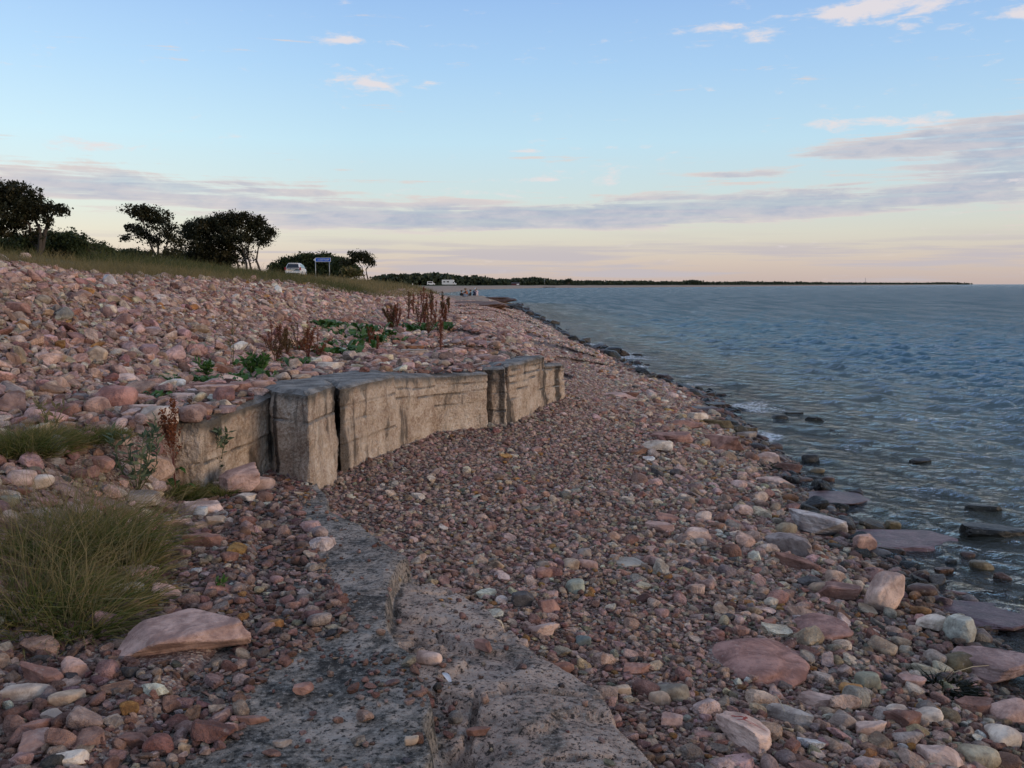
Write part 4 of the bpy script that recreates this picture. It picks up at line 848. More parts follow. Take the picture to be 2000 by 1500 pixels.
farwall = lambda x, y: (y > 8.2) & (y < 13.6) & ~topclear(x, y) & (x < np.interp(y, [8.2, 10.1, 10.5, 12.4, 13.2], [-1.6, -1.0, -.45, .25, .55])) & (fbm2(x, y, 1.2, 2, 40) > np.interp(y, [8, 10, 11, 13.6], [.9, .25, -.25, -.4]))
scatter('terrace', farwall, lambda y: y*0-2.4, lambda y: y*0+.7, lambda y: .06, .45, .16, .9, ktr, lambda x, y, n: pick(WP, n), 10, .15, bands=[8.2, 9.5, 10.5, 12, 13.6], zfun=ztr)
gp = lambda x, y: (y < 7.8) & (x < x_slabl(y)+np.interp(y, [2.5, 4, 5], [.0, .15, .25])+.25*fbm2(x, y, 1.6, 3, 41)) & (x > x_wall(y)-.2) & ~inwall(x, y)
kg = const(.18, .36); pg = lambda x, y, n: pick(WG, n)
scatter('gravel', gp, lambda y: x_wall(y)-.2, lambda y: x_slabl(y)+.5, lambda y: .07, .40, .16, .28, kg, pg, 12, .25, bands=[b for b in BANDS if b < 9], zfun=surf)
scatter('gravel', gp, lambda y: x_wall(y)-.2, lambda y: x_slabl(y)+.5, lambda y: .027, .45, .07, 1.5, kg, pg, 14, .22, bands=[b for b in BANDS if b < 9], zfun=surf)
lp = lambda x, y: (x < x_lo(y)-.06) & (x > x_slabl(y)) & ((np.abs(x+.20) > .10) | (y > 3.45)) & (rng.random(len(x)) < .05+.55*sm(.0, .45, fbm2(x, y, 1.5, 3, 43)+.42-.8*(x-x_slabl(y))))
scatter('ledge', lp, lambda y: x_slabl(y), lambda y: x_lo(y), lambda y: .024, .45, .065, .8, kg, pg, 8, .12, bands=[b for b in BANDS if b < 8.7], zfun=surf)
cat_ = lambda k: np.concatenate([o[k] for o in OUT])
REG, POS, SCL, EUL, IDX, COLR, CN, SZ = [cat_(k) for k in range(8)]
u_, v_, f_ = proj(POS[:, 0], POS[:, 1], POS[:, 2]); pxs = SZ*FPX/np.maximum(f_, .5)
seen = (u_ > 8) & (u_ < 1992) & (v_ < 1490) & (v_ > 500) & (f_ > .5)
order = np.argsort(-(pxs*seen*np.array([v[2][2]+.6 for v in VAR])[IDX])); NIND = 250
ind = order[:NIND]; rest = np.ones(len(SZ), bool); rest[ind] = False
print('STONES', len(SZ), 'min individual px', pxs[ind].min())

# the small ones: one mass of stones
def mass(name, label, sel, cat='shingle'):
    n = int(sel.sum()); me = bpy.data.meshes.new(name); me.vertices.add(n); me.vertices.foreach_set('co', POS[sel].astype(np.float32).ravel())
    for nm, ty, fld, ar in (('scl', 'FLOAT_VECTOR', 'vector', SCL), ('eul', 'FLOAT_VECTOR', 'vector', EUL), ('col', 'FLOAT_COLOR', 'color', COLR)):
        a = me.attributes.new(nm, ty, 'POINT'); a.data.foreach_set(fld, ar[sel].astype(np.float32).ravel())
    a = me.attributes.new('idx', 'INT', 'POINT'); a.data.foreach_set('value', IDX[sel].astype(np.int32))
    o = obj(name, me); tag(o, label, cat, kind='stuff')
    md = o.modifiers.new('stones', 'NODES'); md.node_group = STONE_NG; return o
STONE_NG = ng = bpy.data.node_groups.new('stones', 'GeometryNodeTree')
ng.interface.new_socket('Geometry', in_out='INPUT', socket_type='NodeSocketGeometry'); ng.interface.new_socket('Geometry', in_out='OUTPUT', socket_type='NodeSocketGeometry')
gi = ng.nodes.new('NodeGroupInput'); go = ng.nodes.new('NodeGroupOutput'); join = ng.nodes.new('GeometryNodeJoinGeometry')
for i, me in reversed(list(enumerate(VMESH))):
    src = bpy.data.objects.new('stone_shape', me); oi = ng.nodes.new('GeometryNodeObjectInfo'); oi.inputs['Object'].default_value = src; oi.inputs['As Instance'].default_value = False
    g2 = ng.nodes.new('GeometryNodeGeometryToInstance'); ng.links.new(oi.outputs['Geometry'], g2.inputs[0]); ng.links.new(g2.outputs[0], join.inputs[0])
iop = ng.nodes.new('GeometryNodeInstanceOnPoints'); iop.inputs['Pick Instance'].default_value = True
def named(nm, ty):
    a = ng.nodes.new('GeometryNodeInputNamedAttribute'); a.data_type = ty; a.inputs[0].default_value = nm; return a.outputs[0]
e2r = ng.nodes.new('FunctionNodeEulerToRotation'); ng.links.new(named('eul', 'FLOAT_VECTOR'), e2r.inputs[0])
m2p = ng.nodes.new('GeometryNodeMeshToPoints'); ng.links.new(gi.outputs[0], m2p.inputs[0])
ng.links.new(m2p.outputs[0], iop.inputs['Points']); ng.links.new(join.outputs[0], iop.inputs['Instance']); ng.links.new(named('idx', 'INT'), iop.inputs['Instance Index'])
ng.links.new(e2r.outputs[0], iop.inputs['Rotation']); ng.links.new(named('scl', 'FLOAT_VECTOR'), iop.inputs['Scale']); ng.links.new(iop.outputs[0], go.inputs[0])
mass('shingle', 'reddish and grey shingle covering the beach down to the water', rest & (REG == 0))
mass('rubble', 'loose pinkish rubble covering the bank on the left', rest & (REG == 1), 'rubble')
mass('terrace_stones', 'flat reddish stones strewn behind the wall', rest & (REG == 2), 'stones')
mass('gravel', 'dark fine gravel along the ledge', rest & (REG >= 3), 'gravel')

# the largest of the loose stones, each a thing of its own
LM = [(s, x, y) for s, x, y, r, r2 in LAND if s]
ORD = ['', 'second ', 'third ', 'fourth ', 'fifth ', 'sixth ', 'seventh ', 'eighth ', 'ninth ']
lmp = [proj(x, y, float(surf(x, y)))[:2] for s, x, y in LM]
recs = {}
for i in ind:
    d = [math.hypot(u_[i]-a, v_[i]-b) for a, b in lmp]; j = int(np.argmin(d)); dx, dy_ = u_[i]-lmp[j][0], v_[i]-lmp[j][1]
    rel = ('to the right of' if dx > 0 else 'to the left of') if abs(dx) > abs(dy_)*1.2 else ('in front of' if dy_ > 0 else 'behind')
    recs.setdefault((NAMES[CN[i]], VAR[IDX[i]][0], rel, j), []).append((d[j], i))
for (c, sh, rel, j), l in recs.items():
    l.sort()
    for r_, (dd, i) in enumerate(l):
        art = f'{ORD[min(r_, 8)]}nearest ' if len(l) > 1 else ''
        o = obj('stone', VOBJ[IDX[i]], None, POS[i], EUL[i], SCL[i]); q = COLR[i]; o.color = (*q[:3], 1-q[3])
        tag(o, f'{art}{c} {sh} stone {rel} the {LM[j][0]}', 'stone', 'largest loose stones')
# ------------------------------------------------------------------ leaves, blades and trees
def quads(C, A, B, rnd, shape='leaf'):                      # one quad (kite) per leaf: centre, half-length axis, half-width axis
    n = len(C)
    if shape == 'leaf': V = np.stack([C-A, C+B-A*.1, C+A, C-B-A*.1], 1)
    else: V = np.stack([C-A-B, C-A+B, C+A+B, C+A-B], 1)
    return V.reshape(-1, 3), np.arange(4*n).reshape(n, 4), np.repeat(rnd, 4)
def leaf_obj(name, parts, m, parent, org):
    V = np.concatenate([p[0] for p in parts]); n = 0; F = []; r = np.concatenate([p[2] for p in parts])
    for p in parts: F.append(p[1]+n); n += len(p[0])
    me = mesh(name, V-np.array(org), np.concatenate(F), m, False); vflt(me, 'rnd', np.clip(r, 0, 1)); return obj(name, me, parent)
def rdir(r, n):
    d = r.normal(size=(n, 3)); return d/np.linalg.norm(d, axis=1)[:, None]
def clump(r, c, rad, n, size, shade=None, flat=.8):
    C = np.asarray(c)+rdir(r, n)*(r.random(n)**.5)[:, None]*1.7*rad*np.array([1, 1, flat]); A = rdir(r, n); B = np.cross(A, rdir(r, n)); B /= np.linalg.norm(B, axis=1)[:, None]+1e-6
    s = size*(r.uniform(.35, 1.0, n)+.9*(r.random(n) < .12))[:, None]
    return quads(C, A*s*.5, B*s*.36, np.clip((shade if shade is not None else r.random())*.6+.4*r.random(n), 0, 1))
def tree(name, label, cat, D, trunks, crowns, leaf=.1, dens=1.0, seed=1, group=None, lm=M_TREE, thick=.09, ground_=True, leafname='crown', per=22, twigs=6):
    r = np.random.default_rng(seed); b0 = at(*trunks[0][0], D)
    if ground_: b0.z = float(terrain(b0.x, b0.y))-.1
    root = empty(name, b0); tag(root, label, cat, group); mb = MB(); ends = []
    for t in trunks:
        P = [at(px, py, D+(.0 if i == 0 else r.normal(0, .25))) for i, (px, py) in enumerate(t)]
        P[0].z = min(P[0].z, float(terrain(P[0].x, P[0].y))-.1)
        Q = []
        for i in range(len(P)-1):
            for k in range(3): Q.append(P[i].lerp(P[i+1], k/3)+Vector(r.normal(0, .035, 3))*(0 if i+k == 0 else 1))
        Q.append(P[-1]); th = thick*(.75+.5*r.random())
        mb.tube([q-b0 for q in Q], [th*(1-.62*i/(len(Q)-1)) for i in range(len(Q))], 6); ends.append(P[-1]); ends += P[1:-1]
    parts = []; scale = D/FPX
    for (cx, cy, rx, ry, n) in crowns:
        c = at(cx, cy, D+r.normal(0, .4)); e = min(ends, key=lambda q: (q-c).length); RX, RZ = rx*scale, ry*scale; RY = RX*.8
        mid = e.lerp(c, .5)+Vector(r.normal(0, .12, 3)); mb.tube([e-b0, mid-b0, c-b0], [thick*.42, thick*.3, thick*.2], 5)
        n = int(n*dens*2.1)
        for i in range(n):
            d = rdir(r, 1)[0]; q = r.uniform(.15, 1.0)**.5*r.uniform(.75, 1.1)
            p = Vector((c.x+d[0]*RX*q, c.y+d[1]*RY*q, c.z+d[2]*RZ*q))
            parts.append(clump(r, p, leaf*2.2*r.uniform(.5, 1.3), int(per*2.2), leaf*1.25, r.random()))
            if i % max(1, n//twigs) == 0: mb.tube([c-b0, c.lerp(p, .55)+Vector(r.normal(0, .08, 3))-b0, p-b0], [thick*.2, thick*.13, thick*.06], 4)
    mb.build('trunk', M_BARK, root, True); leaf_obj(leafname, parts, lm, root, b0); return root
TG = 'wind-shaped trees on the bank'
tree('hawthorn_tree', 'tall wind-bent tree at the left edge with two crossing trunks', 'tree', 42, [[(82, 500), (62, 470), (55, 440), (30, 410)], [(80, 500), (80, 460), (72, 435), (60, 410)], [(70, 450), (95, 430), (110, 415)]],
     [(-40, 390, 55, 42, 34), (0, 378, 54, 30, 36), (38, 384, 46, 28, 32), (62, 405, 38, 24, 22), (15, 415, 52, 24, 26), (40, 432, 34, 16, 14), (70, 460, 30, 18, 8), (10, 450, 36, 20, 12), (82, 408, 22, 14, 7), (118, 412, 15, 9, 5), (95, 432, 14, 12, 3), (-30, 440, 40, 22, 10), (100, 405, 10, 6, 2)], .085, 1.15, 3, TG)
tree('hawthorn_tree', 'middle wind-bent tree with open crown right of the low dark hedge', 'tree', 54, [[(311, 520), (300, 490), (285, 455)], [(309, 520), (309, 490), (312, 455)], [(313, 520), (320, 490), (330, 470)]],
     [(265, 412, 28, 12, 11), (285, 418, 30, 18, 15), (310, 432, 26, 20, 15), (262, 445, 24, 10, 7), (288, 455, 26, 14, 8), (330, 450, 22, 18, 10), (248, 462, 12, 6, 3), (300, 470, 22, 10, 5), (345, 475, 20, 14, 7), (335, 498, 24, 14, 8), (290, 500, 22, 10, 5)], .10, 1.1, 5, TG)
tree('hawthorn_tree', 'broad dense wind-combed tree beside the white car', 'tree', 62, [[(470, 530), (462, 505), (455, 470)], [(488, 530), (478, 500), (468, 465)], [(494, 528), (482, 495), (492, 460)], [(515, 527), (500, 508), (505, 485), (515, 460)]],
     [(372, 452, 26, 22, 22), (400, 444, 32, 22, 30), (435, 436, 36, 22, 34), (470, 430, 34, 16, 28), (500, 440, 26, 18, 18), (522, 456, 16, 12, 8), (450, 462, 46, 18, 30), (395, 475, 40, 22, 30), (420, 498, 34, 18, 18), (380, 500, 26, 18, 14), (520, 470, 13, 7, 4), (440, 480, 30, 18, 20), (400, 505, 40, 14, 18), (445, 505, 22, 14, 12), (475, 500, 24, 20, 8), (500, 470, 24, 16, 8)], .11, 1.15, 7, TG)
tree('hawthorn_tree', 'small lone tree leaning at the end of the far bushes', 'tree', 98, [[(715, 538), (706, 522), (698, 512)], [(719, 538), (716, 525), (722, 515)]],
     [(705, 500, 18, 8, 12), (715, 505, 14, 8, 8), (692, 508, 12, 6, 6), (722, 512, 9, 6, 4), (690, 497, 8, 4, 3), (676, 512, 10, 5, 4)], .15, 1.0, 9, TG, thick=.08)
BG = 'bushes on the bank'
def bush(label, D, crowns, leaf, dens, seed, lm=M_BUSH, name='bush'):
    c = crowns[len(crowns)//2]; return tree(name, label, 'bush', D, [[(c[0], c[1]+c[3]*.9), (c[0]+2, c[1])]], crowns, leaf, dens, seed, BG, lm, .05, leafname='foliage', per=26, twigs=3)
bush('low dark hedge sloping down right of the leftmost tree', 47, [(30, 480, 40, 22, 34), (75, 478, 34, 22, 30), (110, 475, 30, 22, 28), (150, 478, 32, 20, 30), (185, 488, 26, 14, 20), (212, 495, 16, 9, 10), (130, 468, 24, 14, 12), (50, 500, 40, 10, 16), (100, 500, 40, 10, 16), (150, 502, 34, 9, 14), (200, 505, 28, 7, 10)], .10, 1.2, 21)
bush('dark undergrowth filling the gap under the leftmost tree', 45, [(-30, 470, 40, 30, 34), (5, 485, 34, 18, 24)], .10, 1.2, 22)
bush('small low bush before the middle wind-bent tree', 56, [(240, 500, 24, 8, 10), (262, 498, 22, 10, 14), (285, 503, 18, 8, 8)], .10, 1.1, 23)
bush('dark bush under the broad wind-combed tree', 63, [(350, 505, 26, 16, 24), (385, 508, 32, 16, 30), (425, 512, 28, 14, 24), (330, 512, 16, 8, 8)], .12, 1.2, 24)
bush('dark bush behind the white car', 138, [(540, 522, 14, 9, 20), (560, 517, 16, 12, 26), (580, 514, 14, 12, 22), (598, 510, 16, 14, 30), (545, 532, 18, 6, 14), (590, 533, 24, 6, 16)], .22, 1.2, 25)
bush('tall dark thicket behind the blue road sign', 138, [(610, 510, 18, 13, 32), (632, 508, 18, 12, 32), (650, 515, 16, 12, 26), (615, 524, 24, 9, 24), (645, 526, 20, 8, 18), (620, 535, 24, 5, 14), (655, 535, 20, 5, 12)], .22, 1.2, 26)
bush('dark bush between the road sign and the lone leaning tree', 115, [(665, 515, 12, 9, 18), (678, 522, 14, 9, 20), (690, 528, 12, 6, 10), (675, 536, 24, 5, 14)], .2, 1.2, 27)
bush('low green bush below the lone leaning tree', 96, [(680, 530, 14, 5, 12), (696, 533, 12, 4, 8)], .14, 1.1, 28, M_GRASS)

# ------------------------------------------------------------------ grasses
def blades(r, base, n, rad, length, width, lean=.5, up=.9, droop=.5, rnd0=0.0, wind=(0, 0)):
    a = r.uniform(0, 6.283, n); q = np.sqrt(r.random(n))*rad
    B0 = np.array(base)+np.stack([np.cos(a)*q, np.sin(a)*q, np.zeros(n)], 1)
    L = length*r.uniform(.55, 1.15, n); out = np.stack([np.cos(a), np.sin(a), np.zeros(n)], 1)*(q/rad*lean)[:, None]+r.normal(0, .34, (n, 3))*np.array([1, 1, 0])+np.array([wind[0], wind[1], 0])
    d1 = out+np.array([0, 0, up]); d1 /= np.linalg.norm(d1, axis=1)[:, None]
    d2 = out*2.0+np.array([0, 0, up*(1-droop)]); d2 /= np.linalg.norm(d2, axis=1)[:, None]
    d2 = d2+r.normal(0, .25, (n, 3)); d2 /= np.linalg.norm(d2, axis=1)[:, None]; M1 = B0+d1*(L*.5)[:, None]; T1 = M1+d2*(L*.5)[:, None]
    sd_ = np.cross(d1, rdir(r, n)); sd_ /= np.linalg.norm(sd_, axis=1)[:, None]+1e-6; w = (width*r.uniform(.6, 1.3, n))[:, None]
    V = np.stack([B0-sd_*w, B0+sd_*w, M1+sd_*w*.8, M1-sd_*w*.8, T1+sd_*w*.15, T1-sd_*w*.15], 1).reshape(-1, 3)
    i = np.arange(n)[:, None]*6; F = np.concatenate([i+np.array([[0, 1, 2, 3]]), i+np.array([[3, 2, 4, 5]])])
    q_ = (rnd0+r.random(n)*.62)[:, None]*np.array([[.45, .45, .85, .85, 1.2, 1.2]])+np.array([[0, 0, .05, .05, .22, .22]])
    return V, F, np.clip(q_, 0, 1).ravel()
def tussock(label, spots, n, length, width, seed, m=M_TUSS, lean=.8, wind=(0, 0), seedheads=0, group=None):
    r = np.random.default_rng(seed); b = hit(*spots[0][:2]); root = empty('grass_tussock', b); tag(root, label, 'grass tussock', group); parts = []; dry = []
    for (px, py, rad, k) in spots:
        p = hit(px, py); wd = (wind[0]+r.normal(0, .22), wind[1]+r.normal(0, .18)); parts.append(blades(r, (p.x, p.y, p.z-.02), int(n*k), rad, length*k**.6*r.uniform(.8, 1.2), width, lean, wind=wd)); parts.append(blades(r, (p.x, p.y, p.z-.02), int(n*k*.35), rad*1.25, length*.6, width*1.7, lean*1.5, .6, .8, .35)); 
        if seedheads: dry.append(blades(r, (p.x, p.y, p.z), int(seedheads*k), rad*.8, length*1.45, width*.55, .5, 1.0, .3, .3, wind))
    leaf_obj('blades', parts, m, root, b)
    if seedheads: leaf_obj('dry_stalks', dry, M_DRY, root, b)
    return root
tussock('large long-bladed grass tussock behind the big pale pink flat boulder', [(150, 1075, .26, 1.1), (215, 1095, .20, .9), (60, 1090, .26, .9), (110, 1215, .26, .7), (30, 1180, .28, .8), (200, 1180, .2, .6), (255, 1130, .12, .4), (150, 1235, .12, .35)], 760, .42, .0023, 31, lean=1.25, wind=(.0, 0), seedheads=150)
TU = 'small grass tussocks'
tussock('smaller grass tussock on the terrace near the left edge', [(60, 880, .22, 1), (95, 872, .16, .7), (30, 885, .18, .8)], 1300, .24, .0022, 32, lean=.9, seedheads=40, group=TU)
tussock('dark low grass tuft right of the terrace tussock', [(165, 858, .16, 1), (205, 850, .14, .8)], 800, .13, .0022, 33, lean=1.1, group=TU)
tussock('short grass tuft around the dark red dock stem', [(350, 968, .16, 1), (385, 955, .12, .7), (325, 960, .12, .6)], 900, .15, .002, 34, lean=.9, group=TU)
tussock('short grass tuft beside the squarish reddish boulder', [(432, 968, .09, 1), (412, 945, .08, .7)], 600, .13, .002, 35, lean=.9, group=TU)
tussock('brown grass tuft growing in the wall crack', [(538, 788, .08, 1)], 500, .12, .002, 36, lean=.9, group=TU, m=M_DOCKB)
# meadow grass along the bank top: one mass
r = np.random.default_rng(41); parts = []
def strip(n, y0, y1, off0, off1, length, width, keepn=.0):
    y = np.exp(r.uniform(math.log(y0), math.log(y1), n)); x = x_crest(y)-r.uniform(off0, off1, n)*np.clip(y/25, .5, 3); k = fbm2(x, y, .5, 3, 51) > keepn-.25+(-.0); k &= ~((y > 78) & (np.abs(x+24.0*y/104) < 3.2)); x, y = x[k], y[k]
    z = terrain(x, y); L = length*(.7+.5*np.clip(fbm2(x, y, .3, 2, 52)+.5, 0, 1)); dry = np.clip(.5+.8*fbm2(x, y, .16, 2, 53)+.30*sm(30, 50, y)*sm(9, 4, x_crest(y)-x), 0, 1)
    for i0 in range(0, len(x), 4000):
        s_ = slice(i0, i0+4000); nn = len(x[s_]); V, F, rr = blades(r, (0, 0, 0), nn, .01, 1, 1, .4, 1, .3); V = V.reshape(nn, 6, 3)
        V = V*L[s_][:, None, None]; w = (width*y[s_]/30)[:, None]
        c = V.mean(axis=1)*0; axis = V[:, 0]-V[:, 1]; axis /= np.linalg.norm(axis, axis=1)[:, None]+1e-9
        mids = [(V[:, 0]+V[:, 1])/2, (V[:, 2]+V[:, 3])/2, (V[:, 4]+V[:, 5])/2]; B0 = np.stack([x[s_], y[s_], z[s_]-.02], 1)
        V = np.stack([B0+mids[0]-axis*w, B0+mids[0]+axis*w, B0+mids[1]+axis*w*.8, B0+mids[1]-axis*w*.8, B0+mids[2]+axis*w*.2, B0+mids[2]-axis*w*.2], 1)
        parts.append((V.reshape(-1, 3), F, np.repeat(np.clip(dry[s_]*.75+.3*r.random(nn), 0, 1), 6)))
strip(26000, 11, 45, .1, 5, .34, .0055); strip(34000, 28, 110, -.5, 6, .62, .0055); strip(16000, 40, 110, 4, 16, .55, .007)
rt = empty('meadow_grass', (0, 0, 0)) if False else None
o = leaf_obj('meadow_grass', parts, M_GRASS, None, (0, 0, 0)); tag(o, 'rough green and straw-coloured grass along the top of the bank', 'grass', kind='stuff')

# ------------------------------------------------------------------ dock plants and weeds
def dock(label, px, py, toppy, nst, seed, m=M_DOCK, width=.16, leaves=5, group='rusty dock plants', stem=M_STEM, dense=1.0, at_=None, leafm=M_GREEN, lean=.0, bare=.35):
    r = np.random.default_rng(seed); p = at_ or hit(px, py); dist = p.y; H = (py-toppy)*dist/FPX; root = empty('dock_plant', p); tag(root, label, 'plant', group)
    th = max(.0022, dist*.00035); seeds = []
    for s_ in range(nst):
        ang = r.uniform(0, 6.283); k = 1-.55*r.random()*(s_ > 0); sp_ = width*H*(s_ > 0)*r.uniform(.4, 1)
        top = Vector((math.cos(ang)*sp_+lean*H, math.sin(ang)*sp_, H*k)); pts = [Vector((0, 0, -.03)), Vector((top.x*.25+r.normal(0, .012)*H, top.y*.25, H*k*.4)), Vector((top.x*.65+r.normal(0, .012)*H, top.y*.65, H*k*.75)), top]
        mb = MB().tube(pts, [th*1.3, th*1.1, th*.8, th*.5], 5); mb.build('stem', stem, root, True)
        npt = int(44*dense); 
        for i in range(npt):
            t = r.uniform(bare, 1.0); j = min(2, int(t*3)); c = pts[j].lerp(pts[j+1], t*3-j); br = H*.040*(1.3-t)*2.0*r.uniform(.5, 1.3)
            c = c+Vector(r.normal(0, 1, 3))*br*.5*r.uniform(.4, 1.5); seeds.append(clump(r, p+c, max(.011, dist*.0006)*1.3, 7, max(.016, dist*.0011), r.random(), 1.3))
    leaf_obj('seed_head', seeds, m, root, p)
    for i in range(leaves): leafblade(r, root, r.uniform(0, 6.283), H*r.uniform(.22, .42) if H < .9 else r.uniform(.18, .3), .28, leafm)
    return root
def leafblade(r, root, ang, L, wr_, m, z0=0.0, rise=.55, base=(0, 0)):     # one arched blade with a folded midrib
    n = 7; V = []; F = []
    for i in range(n):
        t = i/(n-1); w = L*wr_*math.sin(math.pi*min(1, .08+t*.95))**.75*.5; d = L*t*(1-.25*t); z = z0+L*rise*math.sin(t*2.0)*.75-L*.22*t*t
        c = Vector((math.cos(ang)*d+base[0], math.sin(ang)*d+base[1], z)); s_ = Vector((-math.sin(ang), math.cos(ang), 0))
        V += [c-s_*w+Vector((0, 0, w*.3+r.normal(0, .02)*L)), c, c+s_*w+Vector((0, 0, w*.3+r.normal(0, .02)*L))]
        if i: F += [(3*i-3, 3*i, 3*i+1, 3*i-2), (3*i-2, 3*i+1, 3*i+2, 3*i-1)]
    me = mesh('leaf', V, F, m, True); vflt(me, 'rnd', np.full(len(V), r.random())); return obj('leaf', me, root)
def onray(px, py, z): d = cray(px, py); t = (z-CAMZ)/d[2]; return Vector((d[0]*t, d[1]*t, z))
dock('tall dark-red dock stem with brown seed spikes before the wall', 344, 962, 775, 3, 61, width=.14, leaves=3, dense=2.2, bare=.5, at_=onray(344, 962, .10))
dock('thin bare dark stalk right of the tall dark-red dock', 376, 920, 772, 1, 62, M_DOCKB, leaves=2, dense=.7, bare=.6, at_=onray(376, 920, .16))
dock('rusty dock clump in the weeds above the wall', 602, 704, 628, 6, 63, width=.3, dense=1.4)
dock('feathery brown dock left of the rusty clump above the wall', 560, 700, 640, 5, 64, M_DOCKB, .34, dense=1.3)
dock('pale rusty dock sprig behind the feathery brown dock', 548, 694, 634, 3, 65, width=.3)
dock('bushy brown-green dock clump by the foot of the bank', 765, 645, 596, 10, 66, M_DOCKB, .38, dense=1.6, bare=.1)
dock('leftmost tall brown dock of the far group', 798, 630, 570, 2, 67, M_DOCKB, .1, leaves=2)
dock('second brown dock spike of the far group', 808, 622, 574, 2, 68, width=.1, leaves=2)
dock('tallest red dock spikes in the middle of the far group', 829, 640, 563, 4, 69, width=.13, leaves=3, dense=1.3)
dock('brown dock spikes right of the tallest red ones', 842, 628, 567, 4, 70, M_DOCKB, .16, leaves=3, dense=1.3)
dock('dark dock spikes at the far right of the group', 864, 612, 571, 3, 71, M_DOCKB, .14, leaves=2, dense=1.2)
dock('short dark dock spike near the people', 877, 612, 580, 2, 72, M_DOCKB, .14, leaves=1)
dock('bright rusty dock standing nearest on the stony path', 860, 692, 603, 3, 73, width=.10, leaves=2, dense=1.5, bare=.2)
dock('spreading rusty dock behind the bright rusty one', 870, 645, 598, 4, 74, width=.3, leaves=2, dense=1.2)
dock('small reddish dock at the end of the green weeds', 738, 690, 655, 2, 75, width=.2, leaves=2)
dock('pale yellow-flowered stalk on the lower bank', 456, 716, 625, 2, 76, M_DRY, .12, leaves=2, stem=M_GSTEM, dense=.4, bare=.6)
for i, (px, py, tp, n, m_, lb) in enumerate([(530, 690, 628, 5, M_DOCK, 'wispy reddish dock at the left of the weed belt'), (582, 696, 632, 6, M_DOCKB, 'wispy brown dock beside the rusty clump'), (622, 700, 640, 5, M_DOCK, 'wispy reddish dock right of the rusty clump'), (540, 712, 655, 5, M_DOCKB, 'low brown dock before the fine-leaved bush'),
        (776, 648, 592, 6, M_DOCK, 'reddish dock beside the bushy brown-green clump'), (818, 640, 575, 5, M_DOCKB, 'slim brown dock between the first far spikes'), (852, 640, 590, 5, M_DOCK, 'rusty dock behind the bright rusty one'), (836, 660, 600, 5, M_DOCKB, 'brown dock in the middle of the far group'), (725, 676, 640, 4, M_DOCK, 'small rusty dock in the long weed mat'),
        (330, 930, 800, 3, M_DOCKB, 'thin brown stalk left of the tall dark-red dock'), (300, 900, 790, 2, M_DOCKB, 'bare brown stalk behind the willow-leaved plant')]):
    dock(lb, px, py, tp, n, 500+i, m_, .5, leaves=3, dense=.8, bare=.3, at_=onray(px, py, .15) if py > 880 else None)
def leafy(label, px, py, n, L, wr_, seed, m=M_GREEN, spread=.0, name='leafy_plant', rise=.55, group='green weeds'):
    r = np.random.default_rng(seed); p = hit(px, py); root = empty(name, p); tag(root, label, 'plant', group)
    for i in range(n):
        a = r.uniform(0, 6.283); q = spread*math.sqrt(r.random()); leafblade(r, root, r.uniform(0, 6.283), L*r.uniform(.6, 1.2), wr_*r.uniform(.8, 1.2), m, 0, rise*r.uniform(.6, 1.3), (math.cos(a)*q, math.sin(a)*q*.7))
    return root
leafy('broad-leaved green plant on the bank above the feathery dock', 632, 640, 40, .34, .45, 81, spread=.3)
leafy('bright green weed patch behind the rusty dock clump', 650, 692, 70, .26, .45, 82, spread=.45)
leafy('green weed patch below the bushy brown-green dock', 706, 668, 70, .30, .45, 83, spread=.5)
leafy('green weed right of the bushy brown-green dock', 735, 655, 50, .30, .45, 84, spread=.45)
leafy('green weeds at the foot of the far dock group', 800, 648, 40, .34, .45, 85, spread=.4)
leafy('round-leaved plant growing over the squarish reddish boulder', 440, 885, 12, .16, .85, 86, spread=.10, rise=.8)
leafy('green weed tuft behind the orange-brown tilted stone', 492, 745, 46, .14, .3, 87, spread=.26, rise=1.0)
leafy('dark green weed clump above the broad flat pink stone', 378, 752, 40, .12, .5, 88, spread=.28, rise=.9)
leafy('small green weed at the left of the wall top', 322, 778, 22, .12, .5, 89, spread=.18)
leafy('tiny light green weed near the pale flat stone', 640, 742, 16, .09, .4, 90, spread=.15)
leafy('low green sprig on the bank behind the terrace', 280, 780, 18, .1, .5, 91, spread=.12)
for i, (px, py, n, L, lb) in enumerate([(600, 690, 40, .2, 'green weed mat under the rusty dock clump'), (570, 712, 30, .16, 'low green weeds left of the pale flat stone'), (675, 680, 44, .24, 'green weed mat right of the rusty dock clump'), (690, 648, 40, .3, 'green weed mat on the bank foot above the path'),
        (520, 722, 36, .15, 'green weed mat in front of the fine-leaved bush'), (440, 752, 30, .12, 'green weeds around the orange-brown tilted stone'), (345, 745, 30, .13, 'green weeds behind the white stone'), (752, 668, 36, .28, 'long green weed mat before the bushy dock'), (846, 650, 26, .3, 'green weeds between the far dock spikes'), (660, 655, 36, .26, 'green weeds uphill of the rusty clump')]):
    leafy(lb, px, py, n, L, .42, 400+i, spread=L*2.2, rise=.8)
